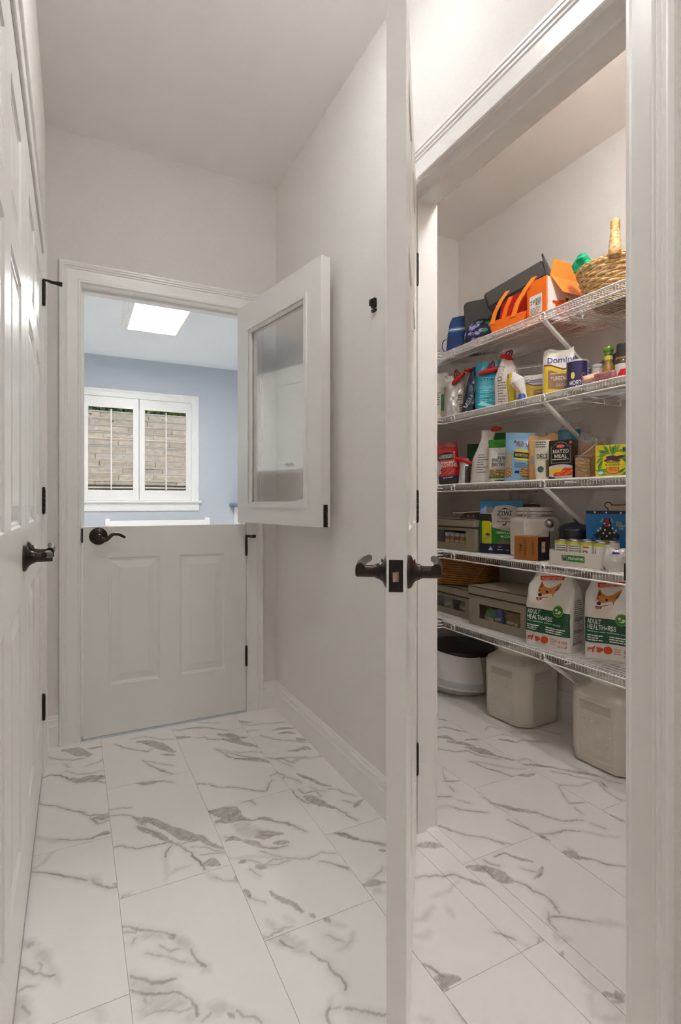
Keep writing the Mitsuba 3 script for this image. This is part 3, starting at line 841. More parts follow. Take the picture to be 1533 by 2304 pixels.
# what the open leaf's pane mirrors: cabinets, tiles, a chair and a ladder along the room's left wall
CX = -.88
ub = thing('wall_cabinet', 'white beadboard wall cabinets mirrored in the pane of the open leaf', 'cabinet')
part(ub, 'body', bx(RX0, CX - .02, 3.0, 5.6, 1.37, 2.16), WHITE, smooth=False)
part(ub, 'crown', cat(cbx(RX0, CX + .012, 2.98, 5.62, 2.16, 2.29, .004), cbx(RX0, CX + .03, 2.97, 5.63, 2.27, 2.31, .006)), WHITE)
for i in range(7):
    y0 = 3.01 + i * .37; y1 = y0 + .364
    fr = extr(sbox(y0, 1.375, y1, 2.155).difference(sbox(y0 + .06, 1.44, y1 - .06, 2.09)), .019)
    fr = moved(fr, np.array([[0, 0, 1, CX - .02], [1, 0, 0, 0], [0, 1, 0, 0], [0, 0, 0, 1.0]]))
    d = part(ub, 'door', fr, WHITE, smooth=False)
    k = 9; wv = (y1 - y0 - .12) / k
    part(d, 'beadboard', cat([cbx(CX - .02, CX - .010, y0 + .06 + j * wv + .0025, y0 + .06 + (j + 1) * wv - .0025, 1.43, 2.10, .003) for j in range(k)] + [bx(CX - .021, CX - .018, y0 + .05, y1 - .05, 1.43, 2.10)]), WHITE)
    yk = y1 - .03 if i % 2 == 0 else y0 + .03
    part(d, 'knob', lathe([(0, 0), (.006, 0), (.005, .012), (.013, .018), (.013, .026), (0, .029)], 14, (CX, yk, 1.42), 'x'), M((150, 142, 120), .35, .5, .8))
bs = struct('trim_8', bx(RX0 - .001, RX0 + .006, 4.25, 6.3, .92, 1.37), M((206, 202, 196), .6), 'tiled splashback under the mirrored cabinets', smooth=False)
tones = [M(c, .25, .5) for c in ((150, 140, 132), (168, 158, 148), (132, 124, 118))]
for r in range(8):
    for j in range(15):
        y0 = 4.26 + j * .14 - (.07 if r % 2 else 0); a, b = max(y0, 4.25), min(y0 + .136, 6.3)
        if b - a > .02: part(bs, 'tile', cbx(RX0 + .004, RX0 + .011, a, b, .925 + r * .055, .925 + r * .055 + .051, .0015), tones[(r * 7 + j * 5) % 3], smooth=False)
cc = thing('counter_unit', 'white base cabinets with pale worktop mirrored in the pane', 'cabinet')
part(cc, 'worktop', cbx(RX0 + .013, -.63, 4.3, 6.3, .89, .925, .004), M((205, 204, 202), .3))
part(cc, 'body', cbx(RX0 + .013, -.67, 4.32, 6.28, 0, .89, .004), WHITE)
ch = thing('arched_chair', 'white chair with an arched back mirrored in the pane of the open leaf', 'chair')
ca = np.linspace(0, np.pi, 25)
chx, chy = -.62, 3.72
part(ch, 'back_frame', tube(np.stack([np.full(25, chx - .16), chy - .30 * np.sign(np.cos(ca)) * np.abs(np.cos(ca)) ** .6, .72 + .37 * np.sin(ca) ** .7], -1), .016, 10), WHITE)
part(ch, 'seat', cbx(chx - .2, chx + .25, chy - .25, chy + .25, .44, .48, .01), WHITE)
for sx in (-.18, .22):
    for sy in (-.22, .22): part(ch, 'leg', cbx(chx + sx - .018, chx + sx + .018, chy + sy - .018, chy + sy + .018, 0, .44, .003), WHITE)
for j in range(5): part(ch, 'spindle', tube([(chx - .16, chy - .16 + j * .08, .46), (chx - .16, chy - .18 + j * .09, 1.05)], .009, 8), WHITE)
for sy in (-1, 1): part(ch, 'upright', tube([(chx - .17, chy + sy * .24, .46), (chx - .16, chy + sy * .30, .73)], .016, 8), WHITE)
ld = thing('step_ladder', 'folded white step ladder leaning on the wall, mirrored in the pane', 'ladder')
for sy in (0, .36):
    part(ld, 'rail', hull([(RX0 + .30, 3.35 + sy, 0), (RX0 + .34, 3.35 + sy, 0), (RX0 + .30, 3.375 + sy, 0), (RX0 + .34, 3.375 + sy, 0), (RX0 + .03, 3.40 + sy * .8, 1.30), (RX0 + .07, 3.40 + sy * .8, 1.30), (RX0 + .03, 3.425 + sy * .8, 1.30), (RX0 + .07, 3.425 + sy * .8, 1.30)]), WHITE)
for i in range(4):
    f = (i + .7) / 4.4; part(ld, 'tread', cbx(RX0 + .31 - .27 * f - .02, RX0 + .33 - .27 * f + .05, 3.36 + .02 * f, 3.72 - .03 * f, 1.3 * f, 1.3 * f + .022, .003), WHITE)

# outside the window: a stacked stone bank with a hedge on top
gr = struct('garden_ground', bx(-6, 8, RY1 + .2, 14, -.3, -.02), M((120, 112, 98), .9, .1), smooth=False)
sw = thing('stone_wall', 'tan stacked stone garden wall seen through the shutters', 'wall')
WYB = 9.4
part(sw, 'backing', bx(-4, 6, WYB + .16, WYB + .5, -.1, 2.5), M((150, 136, 118), .9, .1), smooth=False)
stones = [P('mat_stone_%d' % i, speck(c, .18, 22.0), .9, .15) for i, c in enumerate(((232, 222, 206), (222, 211, 194), (238, 229, 214)))]
rs = random.Random(5); z = .55; nst = 0; rest = []
while z < 2.47:
    hgt = rs.uniform(.09, .13); x = -.9 + rs.uniform(-.3, 0)
    while x < 2.9:
        w = rs.uniform(.35, .9); me = cbx(x + .002, x + w - .002, WYB + rs.uniform(0, .03), WYB + .18, z + .0025, z + hgt - .002, .008)
        if nst < 290: part(sw, 'stone', me, stones[rs.randrange(3)], smooth=False); nst += 1
        else: rest.append(me)
        x += w
    z += hgt
if rest: part(sw, 'stone_course', cat(rest), stones[0], smooth=False, kind='stuff')
mb = struct('garden_bank', hull([(-4, WYB - 1.6, -.1), (6, WYB - 1.6, -.1), (-4, WYB - .02, 1.36), (6, WYB - .02, 1.36), (-4, WYB + .1, -.1), (6, WYB + .1, -.1)]), M((70, 62, 54), .95, .1), 'dark mulch bank at the foot of the stone wall', smooth=False)
def leaf_cloud(n, x0, x1, y0, y1, z0, z1, size, seed):
    g = np.random.default_rng(seed); c = g.uniform((x0, y0, z0), (x1, y1, z1), (n, 3)); c[:, 2] += .25 * (meshkit.noise(c * 2.2, 4) - .5)
    d1 = g.normal(size=(n, 3)); d1 /= np.linalg.norm(d1, axis=1, keepdims=True); d2 = np.cross(d1, g.normal(size=(n, 3))); d2 /= np.linalg.norm(d2, axis=1, keepdims=True)
    s = g.uniform(.6, 1.3, (n, 1)) * size
    v = np.stack([c - d1 * s, c + d2 * s * .42, c + d1 * s, c - d2 * s * .42], 1).reshape(-1, 3); i = np.arange(n)[:, None] * 4
    return trimesh.Trimesh(v, np.vstack([i + [0, 1, 2], i + [0, 2, 3]]), process=False)
hd = thing('hedge', 'leafy green hedge along the top of the stone wall outside', 'hedge')
part(hd, 'foliage', leaf_cloud(9000, -1.6, 3.6, WYB + .02, WYB + .8, 2.42, 3.3, .055, 3), M((112, 148, 62), .6, .3), smooth=False, kind='stuff')
part(hd, 'inner_foliage', leaf_cloud(6000, -1.6, 3.6, WYB + .2, WYB + 1.0, 2.40, 3.2, .06, 4), M((62, 92, 44), .7, .3), smooth=False, kind='stuff')
part(hd, 'stem', cat([tube([(x, WYB + .45, 2.3), (x + .05, WYB + .5, 2.7), (x + .02, WYB + .45, 3.1)], [.02, .015, .008], 6) for x in np.arange(-1.4, 3.5, .45)]), M((84, 66, 48), .9), kind='stuff')

# ================================================================ PANTRY SHELVES
SX, SD = 1.74, PX1            # front edge and wall of the long shelves
FY = 2.25                     # front edge of the short shelves along the far wall
SZ = {'S1': 1.856, 'S2': 1.516, 'S3': 1.160, 'S4': 0.810, 'S5': 0.445}
WR = 0.0021
SNAME = {'S1': 'topmost', 'S2': 'second from the top', 'S3': 'middle', 'S4': 'second from the bottom', 'S5': 'lowest'}


def wires(pts_list, r=WR, n=5): return cat([tube(p, r, n, caps=False) for p in pts_list])


for s, z in SZ.items():
    t = thing('wire_shelf', 'long white wire shelf on the pantry back wall, %s of five' % SNAME[s], 'shelf', 'long pantry wire shelves')
    zd = z - WR
    ys = np.arange(PY0 + .02, YB - .01, 0.0130)
    long_ = [[(SD - .004, y, zd), (SX + .002, y, zd), (SX, y, zd - .002), (SX, y, zd - .036)] if y < FY - .003 else [(SD - .004, y, zd), (SX + .004, y, zd)] for y in ys]
    part(t, 'deck_wires', wires(long_), WIRE, smooth=True, kind='stuff')
    rod = lambda x, zz, y1=FY: tube([(x, PY0 + .01, zz), (x, y1, zz)], .0035, 8)
    part(t, 'front_rail', rod(SX - .001, zd - .0045), WIRE, smooth=True)
    part(t, 'lip_rail', rod(SX - .001, zd - .037), WIRE, smooth=True)
    for x in (1.875, 2.01, 2.13): part(t, 'support_rod', rod(x, zd - .0045, YB - .01), WIRE, smooth=True)
    for yb in (2.165, 1.585):
        if yb < 2 and s != 'S4': k = part(t, 'brace', cat(hull([(SX + .006, yb - .0075, z - .040), (SX + .006, yb + .0075, z - .040), (SX + .018, yb - .0075, z - .034), (SX + .018, yb + .0075, z - .034),
                                       (PX1 - .014, yb - .0075, z - .292), (PX1 - .014, yb + .0075, z - .292), (PX1 - .004, yb - .0075, z - .284), (PX1 - .004, yb + .0075, z - .284)]),
                                 bx(PX1 - .005, PX1, yb - .008, yb + .008, z - .318, z - .272)), WHITE, smooth=False)
        a = np.linspace(-.2 * np.pi, 1.25 * np.pi, 14)
        part(t, 'brace_hook', tube(np.stack([np.full(14, SX - .005), yb - .004 + .0125 * np.cos(a), zd - .021 + .0165 * np.sin(a)], -1), .0034, 8), WHITE, smooth=True)
    yc = 1.50
    part(t, 'joint_bar', cat([tube([(SX + .03, yc, zd - .014), (PX1 - .03, yc, zd - .014)], .0036, 8)] + [tube([(x, yc, zd - .003), (x, yc, zd - .034)], .003, 6) for x in (1.875, 2.01, 2.115)] + [tube([(SX + .03, yc, zd - .034), (PX1 - .03, yc, zd - .034)], .0030, 8)]), WIRE, smooth=True)
    for yy in np.arange(.45, 2.5, .30): part(t, 'wall_clip', cbx(PX1 - .014, PX1, yy - .008, yy + .008, zd - .012, zd + .006, .002), WHITE, smooth=False)
    u = thing('short_wire_shelf', 'short white wire shelf along the pantry far wall, %s of five' % SNAME[s], 'shelf', 'short pantry wire shelves')
    xs = np.arange(PX0 + .01, SX - .012, 0.0130)
    part(u, 'deck_wires', wires([[(x, YB - .004, zd), (x, FY + .002, zd), (x, FY, zd - .002), (x, FY, zd - .036)] for x in xs]), WIRE, smooth=True, kind='stuff')
    for y, dz in ((FY - .001, -.0045), (FY - .001, -.037), (2.38, -.0045), (2.50, -.0045), (2.60, -.0045)):
        part(u, 'support_rod' if dz > -.01 else 'lip_rail', tube([(PX0 + .005, y, zd + dz), (SX - .008, y, zd + dz)], .0031, 8), WIRE, smooth=True)
    part(u, 'corner_bracket', cat(tube([(SX - .008, FY - .006, zd - .021), (SX - .075, FY - .006, zd - .021)], .0034, 8), tube([(SX - .06, FY - .004, zd - .004), (SX - .06, FY - .004, zd - .036)], .003, 6)), WIRE, smooth=True)


# ================================================================ PACKAGES: shared builders
def arr(v): return np.asarray(v, float)


class Bag:
    """A filled bag or pouch. Local x right, y away (0 at its front), z up. W(z), D(z) half width and half depth; p the squareness of its section."""
    def __init__(s, w, h, d, p=2.4, wp=((0, 1), (1, 1)), dp=((0, 1), (.12, 1), (.75, .7), (.9, .12), (1, .03)), lean=0.0, shear=0.0, wr=.003, wf=26.0, seed=0, topn=0.0):
        s.w, s.h, s.d, s.p, s.lean, s.shear, s.wr, s.wf, s.seed, s.topn = w, h, d, p, lean, shear, wr, wf, seed, topn
        s.wp, s.dp = np.array(wp, float), np.array(dp, float)
    def W(s, v): return s.w / 2 * np.interp(v, s.wp[:, 0], s.wp[:, 1])
    def D(s, v): return s.d / 2 * np.interp(v, s.dp[:, 0], s.dp[:, 1])
    def at(s, u, v, side, off=0.0):
        u, v = np.broadcast_arrays(arr(u), arr(v)); u = np.clip(u, -1, 1)
        W, D = s.W(v), s.D(v); edge = (1 - np.abs(u) ** s.p) ** (1 / s.p)
        q = np.stack([u * W * s.wf, v * s.h * s.wf * .8, np.full_like(u, s.seed * 3.7 + (side > 0) * 11.0)], -1)
        wr = s.wr * (meshkit.fbm(q, 4, s.seed) - .5) * 2.2 * (1 - np.abs(u) ** 6) + s.wr * 1.6 * (np.abs(meshkit.noise(q * .55, s.seed + 3) - .5) * 2 - .4) * (1 - np.abs(u) ** 6)
        y = side * (D * edge + off) + wr + s.d / 2 + s.lean * v * s.h
        z = v * s.h + s.topn * s.h * v ** 4 * (meshkit.noise(np.stack([u * 1.7, 0 * u, 0 * u + s.seed], -1), 5) - .5) * 2
        return np.stack([u * W + s.shear * v * s.h, y, z], -1)
    def mesh(s, nu=37, nv=46):
        u = np.sin(np.linspace(-np.pi / 2, np.pi / 2, nu)); v = np.linspace(0, 1, nv)
        if s.p > 3: u = np.sign(np.linspace(-1, 1, nu)) * (1 - (1 - np.abs(np.linspace(-1, 1, nu))) ** 1.5 * 1.0) if False else np.tanh(np.linspace(-2.4, 2.4, nu)) / np.tanh(2.4)
        U, V = np.meshgrid(u, v); vs, fs, o = [], [], 0
        i = np.arange(nu * nv).reshape(nv, nu)
        quad = lambda i: np.vstack([np.stack([i[:-1, :-1], i[:-1, 1:], i[1:, 1:]], -1).reshape(-1, 3), np.stack([i[:-1, :-1], i[1:, 1:], i[1:, :-1]], -1).reshape(-1, 3)])
        f = quad(i); a, b = s.at(U, V, -1).reshape(-1, 3), s.at(U, V, 1).reshape(-1, 3)
        n = nu * nv; bot = np.vstack([np.stack([i[0, :-1], n + i[0, :-1], n + i[0, 1:]], -1), np.stack([i[0, :-1], n + i[0, 1:], i[0, 1:]], -1)])
        top = np.vstack([np.stack([i[-1, :-1], n + i[-1, 1:], n + i[-1, :-1]], -1), np.stack([i[-1, :-1], i[-1, 1:], n + i[-1, 1:]], -1)])
        return trimesh.Trimesh(np.vstack([a, b]), np.vstack([f, n + f[:, ::-1], bot, top]), process=False)
    def front(s, x, z, off):
        v = np.clip(z / s.h, 0, 1); return s.at((x) / np.maximum(s.W(v), 1e-6), v, -1, off)


class Flat:
    """The plane front of a box: print lies in x-z at y = y0."""
    def __init__(s, y0=0.0, M4=None): s.y0, s.M4 = y0, M4
    def front(s, x, z, off):
        q = np.stack([x, np.full_like(x, s.y0 - off), z], -1)
        return q if s.M4 is None else q @ s.M4[:3, :3].T + s.M4[:3, 3]


class Round:
    """The outside of a cylinder of radius r about (0, yc): x runs round it from the front."""
    def __init__(s, r, yc): s.r, s.yc = r, yc
    def front(s, x, z, off):
        a = x / s.r; return np.stack([(s.r + off) * np.sin(a), s.yc - (s.r + off) * np.cos(a), z], -1)


TXT = {}
def text2d(s, bold=False):
    k = (s, bold)
    if k not in TXT:
        m = meshkit.text_mesh(s, 1.0, 0.01, bold); tops = m.face_normals[:, 2] > .9
        f = m.faces[tops]; use, inv = np.unique(f, return_inverse=True); v = np.array(m.vertices)[use][:, :2]
        TXT[k] = (v, inv.reshape(-1, 3), v[:, 0].max())
    return TXT[k]


def lay(t, name, v2, f, surf, m, off, step=.006, label=None, dense=True):
    """Lays a flat print (x, z) on a surface as a thin skin."""
    v3 = np.column_stack([v2, np.zeros(len(v2))])
    if dense and len(f):
        v3, f = trimesh.remesh.subdivide_to_size(v3, f, step, max_iter=12)
    w = surf.front(v3[:, 0], v3[:, 1], off)
    return part(t, name, trimesh.Trimesh(w, f, process=False), m, smooth=False, label=label)


def patch(t, name, geom, surf, m, layer=1, label=None, step=.006):
    vs, fs, o = [], [], 0
    for g in getattr(geom, 'geoms', [geom]):
        if g.is_empty or g.area < 1e-8: continue
        v, f = trimesh.creation.triangulate_polygon(g, engine='earcut'); vs.append(v); fs.append(f + o); o += len(v)
    if vs: return lay(t, name, np.vstack(vs), np.vstack(fs), surf, m, .0006 + .0004 * layer, step, label, dense=not isinstance(surf, Flat))


def text(t, s, x, z, h, surf, m, layer=2, bold=False, align='c', wid=None, turn=0, slant=0.0, name='lettering', arc=0.0):
    """Lettering with capitals h tall, its baseline centre (align c) or start (l) at x, z; wid squeezes it to that width."""
    v, f, L = text2d(s, bold); v = v.copy() * h; L *= h
    if wid: v[:, 0] *= wid / L; L = wid
    v[:, 0] -= L / 2 if align == 'c' else 0
    if arc: v[:, 1] += arc * (1 - (2 * v[:, 0] / L) ** 2)
    a = math.radians(turn); c, sn = math.cos(a), math.sin(a); v = v @ np.array([[c, sn], [-sn, c]])
    if slant: v[:, 1] += slant * v[:, 0]
    return lay(t, name, v + (x, z), f, surf, m, .0006 + .0004 * layer, .008, dense=not isinstance(surf, Flat))


def bars(x0, x1, z1, n, pitch, th, seed=0, ragged=.35):
    """Rows of print too fine to read."""
    r = random.Random(seed); out = []
    for i in range(n):
        a = x0; e = x1 - r.random() * ragged * (x1 - x0)
        while a < e:
            b = min(e, a + r.uniform(.12, .34) * (x1 - x0)); out.append(sbox(a, z1 - i * pitch - th, b, z1 - i * pitch)); a = b + .03 * (x1 - x0)
    return unary_union(out)


def ell(x, z, a, b, n=28): return affinity.scale(Point(x, z).buffer(1, n // 4), a, b)
def poly(*p): return Polygon(p).buffer(0)
K = (24, 22, 24); INK = M((30, 28, 30), .5); PAPER = M((236, 234, 229), .55); RED = M((196, 26, 34), .4); OFFW = M((226, 222, 214), .6)


def box_item(t, w, h, d, m, b=.0015, name='carton'):
    return part(t, name, cbx(-w / 2, w / 2, 0, d, 0, h, b), m, smooth=False)


def chip_clip(label, group, M4, L=.085, head=True):
    """A bag clip: a long rounded jaw with two loop handles; local x along the jaw."""
    t = thing('bag_clip', label, 'bag clip', group, M4)
    RC, RD = M((206, 22, 30), .28, .5), M((132, 24, 28), .3, .5)
    part(t, 'jaw', hull(np.vstack([ball((x, y, z), r, 1).vertices for x, y, z, r in ((-L / 2, -.004, 0, .008), (L / 2, -.004, .003, .0075), (0, -.006, .006, .0105), (-L / 4, -.005, .0, .010), (L / 4, -.005, .002, .010), (-L / 2, .012, 0, .005), (L / 2, .012, .003, .005))])), RC, label='red jaw')
    if head:
        a = np.linspace(0, 2 * np.pi, 19)
        for sx, ang in ((-1, 34), (1, 8)):
            loop = np.stack([.0065 * np.cos(a), np.zeros(19), .021 + .020 * np.sin(a)], -1)
            part(t, 'handle', moved(tube(loop, .0034, 7, caps=False), rot((0, 1, 0), sx * ang * -1 if sx < 0 else ang), trimesh.transformations.translation_matrix((sx * .012, .002, .008))), RD, label='dark red loop handle')
        part(t, 'spring', lathe([(0, -.009), (.004, -.009), (.004, .009), (0, .009)], 10, (0, .004, .012), 'x'), STEEL)
    return t


def place(x, y, shelf, head, dz=0.0): return frame_for(x, y, (SZ[shelf] if isinstance(shelf, str) else shelf) + .0012 + dz, head)

# ================================================================ TOP SHELF
def fab(name, c, f=900.0, amp=.25, rough=.8):
    b = C(*c)
    def fn(p, n, uv):
        k = 1 - amp * .5 + amp * mikit.noise(p.x * f, p.y * f, p.z * f); return mi.Color3f(b[0] * k, b[1] * k, b[2] * k)
    return P(name, fn, rough, .2)


NAVY = fab('mat_navy_cloth', (44, 72, 118), 500)
t = thing('lunch_bag', 'navy blue zipped lunch bag at the left end of the top shelf', 'bag', None, place(1.862, 2.30, 'S1', 52))
lb = Bag(.125, .235, .13, 5, wp=((0, 1), (.55, 1.02), (.8, .98), (1, .86)), dp=((0, 1), (.7, .95), (.88, .7), (1, .35)), shear=.10, wr=.006, wf=16, seed=3)
part(t, 'body', lb.mesh(), NAVY, smooth=50)
patch(t, 'zip', sbox(-.062, .150, .062, .157), lb, M((206, 208, 212), .5), 2, 'pale zip')
patch(t, 'zip_tape', sbox(-.062, .143, .062, .164), lb, M((96, 128, 176), .6), 1)
patch(t, 'pocket_panel', sbox(-.056, .02, .056, .125), lb, M((38, 62, 106), .8), 0)
a = np.linspace(.5 * np.pi, 1.5 * np.pi, 16)
part(t, 'loop_handle', tube(np.stack([-.062 + .024 * np.cos(a), np.full(16, .05), .085 + .034 * np.sin(a)], -1), .0024, 7), M((32, 44, 66), .7), label='thin dark cord loop')

BLK = fab('mat_black_cloth', (72, 70, 68), 700, .35)
def flower_fn(p, n, uv):
    d, e, r = mikit.voronoi(p.y * 34 + p.x * 13, p.z * 38 + p.x * 9); q = mikit.noise(p.x * 190, p.y * 190, p.z * 190)
    c = mikit.mix(C(34, 34, 70), C(168, 160, 206), mikit.smoothstep(.48, .30, d) * mikit.smoothstep(.25, .6, q))
    return mikit.mix(c, C(60, 128, 76), mikit.smoothstep(.62, .72, r) * mikit.smoothstep(.5, .38, d))
FLORAL = P('mat_floral', flower_fn, .7, .3)
t = thing('zip_case', 'black zipped case with a floral edge standing behind the floral pouch', 'case', None, place(1.925, 2.15, 'S1', 54))
s = sbox(-.07, .02, .07, .255).buffer(.022)
part(t, 'front_panel', stand(extr(s, .016)).apply_translation((0, .016, 0)).apply_transform(rot((0, 1, 0), -2)), BLK, smooth=40)
part(t, 'gusset', stand(extr(s.buffer(.003), .022)).apply_translation((0, .038, 0)).apply_transform(rot((0, 1, 0), -2)), FLORAL, smooth=40, label='floral print edge')
part(t, 'back_panel', stand(extr(s, .016)).apply_translation((0, .054, 0)).apply_transform(rot((0, 1, 0), -2)), BLK, smooth=40)
e = np.array(s.exterior.coords)[:-1]
part(t, 'zip', moved(tube(np.stack([e[:, 0], np.full(len(e), .004), e[:, 1]], -1), .0028, 6, caps=False), rot((0, 1, 0), -2)), M((26, 24, 24), .5))
t = thing('floral_pouch', 'rounded purple and green floral cloth pouch in front of the black zipped case', 'pouch', None, place(1.812, 2.05, 'S1', 60))
fp = Bag(.185, .135, .085, 2.6, wp=((0, .82), (.2, 1), (.5, .98), (.8, .74), (1, .30)), dp=((0, .8), (.3, 1), (.7, .8), (1, .2)), wr=.006, wf=14, seed=8)
part(t, 'body', fp.mesh(), FLORAL, smooth=50)
part(t, 'zip', tube([fp.at(u, .93, -1, .001) for u in np.linspace(-.9, .9, 12)], .0026, 6), M((40, 38, 60), .6))

def slab_tray(w, d, h, th=.004):
    o = cbx(-w / 2, w / 2, 0, d, 0, h, .012)
    i = m3.Manifold(m3.Mesh(np.array(bx(-w / 2 + th, w / 2 - th, th, d - th, th, h + .02).vertices, np.float32), np.array(bx(-w / 2 + th, w / 2 - th, th, d - th, th, h + .02).faces, np.uint32)))
    r = m3.Manifold(m3.Mesh(np.array(o.vertices, np.float32), np.array(o.faces, np.uint32))) - i
    g = r.to_mesh(); return trimesh.Trimesh(g.vert_properties[:, :3], g.tri_verts, process=False)
t = thing('black_tote', 'black fabric tray bag lying tilted on top of the orange carton', 'bag', None, frame_for(1.857, 1.838, 2.045, 60) @ rot((0, 1, 0), -20) @ rot((1, 0, 0), -4))
bt = cbx(-.15, .15, 0, .2, 0, .092, .012).subdivide().subdivide().subdivide(); bt.vertices += (meshkit.fbm(bt.vertices * 14, 3, 2)[:, None] - .5) * np.array([0.006, .010, .008])
part(t, 'body', bt, BLK, smooth=35)
part(t, 'end_lip', hull([(.135, -.004, .0), (.150, -.006, -.002), (.150, -.006, .108), (.158, -.010, .110), (.145, .20, .10), (.153, .2, .10), (.146, .2, .0), (.152, .2, .0)]), M((74, 72, 70), .7), smooth=False)
part(t, 'seam', tube([(-.148, -.0015, .012), (.148, -.0015, .012)], .0022, 6), M((36, 34, 33), .7))

ORG = M((238, 112, 28), .45, .4); ORG_D = M((206, 60, 24), .5); ORG_L = M((246, 140, 44), .45)
t = thing('orange_carton', 'orange and white cookware carton with open orange flaps on the top shelf', 'box', None, place(1.815, 1.688, 'S1', 90))
W_, D_, H_ = .20, .30, .185
part(t, 'carton', cat(cbx(-.055, .055, .0, .27, 0, H_, .0015)), ORG, smooth=False)
oc = Flat(0); side = np.array([[0, -1, 0, .0550], [1, 0, 0, .0], [0, 0, 1, 0], [0, 0, 0, 1.0]])     # print plane of the right end: x runs away from the front
SF = Flat(0, side)
patch(t, 'end_panel', sbox(.006, .002, .265, H_ - .003), SF, M((234, 230, 224), .5), 0, 'white end panel')
patch(t, 'pot_picture', unary_union([ell(.125, .075, .068, .018), sbox(.062, .030, .188, .072).buffer(.008), ell(.125, .028, .062, .014), ell(.05, .076, .016, .007), ell(.200, .076, .016, .007)]), SF, M((214, 66, 24), .35), 2, 'printed picture of an orange casserole')
patch(t, 'pot_picture', ell(.125, .080, .060, .014), SF, M((232, 104, 40), .35), 3)
patch(t, 'pot_picture', unary_union([ell(.125, .1, .008, .006), sbox(.113, .102, .137, .106)]), SF, M((90, 36, 24), .4), 3)
patch(t, 'barcode_label', sbox(-.038, .035, .032, .118), oc, M((236, 226, 218), .5), 1, 'white barcode label')
patch(t, 'barcode', unary_union([sbox(-.006 + i * .0042, .070, -.006 + i * .0042 + (.0026 if i % 3 else .0014), .102) for i in range(8)]), oc, INK, 2)
patch(t, 'barcode', bars(-.034, .028, .064, 5, .006, .003, 3), oc, M((120, 110, 106), .5), 2)
text(t, '29', -.022, .082, .016, oc, INK, 2, True)
part(t, 'open_flap', moved(hull([(0, 0, 0), (.235, 0, 0), (.215, 0, .075), (.02, 0, .078), (0, .003, 0), (.235, .003, 0), (.215, .003, .075), (.02, .003, .078)]), np.array([[0, -1, 0, .058], [1, 0, 0, .02], [0, 0, 1, H_ - .002], [0, 0, 0, 1.0]]) @ rot((1, 0, 0), 2)), ORG_L, smooth=False, label='raised orange flap')
part(t, 'open_flap', moved(hull([(0, 0, 0), (.235, 0, 0), (.20, .0025, -.085), (.03, .0025, -.085), (0, .002, 0), (.235, .002, 0)]), np.array([[0, -1, 0, .062], [1, 0, 0, .02], [0, 0, 1, H_ + .0], [0, 0, 0, 1.0]]) @ rot((1, 0, 0), -26)), ORG_L, smooth=False)
part(t, 'open_flap', moved(cbx(-.05, .05, -.0015, .0015, 0, .07, .001), trimesh.transformations.translation_matrix((0, .27, H_))), ORG, smooth=False)
t = thing('orange_strap_bag', 'orange cloth gift bag with wide looped straps leaning on the orange carton', 'bag', None, place(1.792, 1.835, 'S1', 78))
part(t, 'body', cat(hull([(-.085, .0, .0), (.075, .0, .0), (-.10, -.006, .062), (.09, -.006, .062), (-.09, .09, 0), (.08, .09, 0), (-.10, .10, .09), (.09, .10, .11)])), ORG, smooth=False)
def strap(pts, w, m):
    p = arr(pts); q = []
    for a_, b_ in zip(p[:-1], p[1:]): q.append(hull([a_, a_ + (w, 0, 0), b_, b_ + (w, 0, 0), a_ + (0, .002, 0), a_ + (w, .002, 0), b_ + (0, .002, 0), b_ + (w, .002, 0)]))
    return part(t, 'strap', cat(q), m, smooth=False, label='wide orange strap')
strap([(-.095, -.008, .05), (-.075, -.010, .10), (-.045, -.006, .15), (-.02, .01, .19)], .024, ORG_L)
strap([(-.035, -.004, .06), (-.02, -.002, .11), (.0, .004, .155)], .024, ORG)
strap([(.02, -.010, .055), (.045, -.014, .11), (.085, -.008, .165), (.115, .01, .21)], .026, ORG_L)
part(t, 'inner_panel', hull([(-.09, .05, .06), (.10, .05, .06), (-.07, .06, .17), (.13, .06, .20), (-.09, .054, .06), (.10, .054, .06), (-.07, .064, .17), (.13, .064, .20)]), M((170, 28, 22), .6), smooth=False, label='dark red inside')
g = Bag(.19, .05, .12, 2.2, wp=((0, 1), (1, .8)), dp=((0, 1), (.6, .8), (1, .3)), wr=.008, wf=18, seed=21)
solo('black_cloth', g.mesh(), BLK, 'folded black cloth lying on the orange carton beside the green tissue', 'cloth', None, frame_for(1.93, 1.70, 2.046, 60), 40)
tw = thing('green_tissue', 'crumpled emerald green tissue beside the wicker basket', 'tissue', None, frame_for(1.872, 1.500, 2.030, 55))
g = Bag(.085, .060, .06, 2.2, wp=((0, .8), (.4, 1), (1, .5)), dp=((0, 1), (.6, .8), (1, .1)), wr=.020, wf=34, seed=31, topn=.2)
part(tw, 'sheet', g.mesh(25, 25), M((22, 158, 112), .5), smooth=15)
part(tw, 'sheet_fold', moved(Bag(.05, .06, .03, 2, wr=.02, wf=40, seed=33).mesh(17, 17), trimesh.transformations.translation_matrix((.03, -.008, -.03))), M((30, 176, 126), .5), smooth=15)
def stripe_fn(p, n, uv):
    s_ = dr.sin((p.y * 1.3 + p.z * 1.6 + .01 * mikit.noise(p.x * 60, p.y * 60, p.z * 60)) * 420); return mikit.mix(C(232, 230, 232), C(52, 58, 118), mikit.smoothstep(.1, .35, s_))
t = solo('striped_cloth', moved(Bag(.13, .06, .07, 2.2, wp=((0, 1), (.5, .9), (1, .55)), dp=((0, 1), (.6, .8), (1, .2)), wr=.012, wf=20, seed=41).mesh(29, 21), np.eye(4)), P('mat_striped_cloth', stripe_fn, .75, .2), 'white and navy striped cloth bunched up behind the wicker basket', 'cloth', None, frame_for(1.925, 1.462, 2.015, 55), 40)

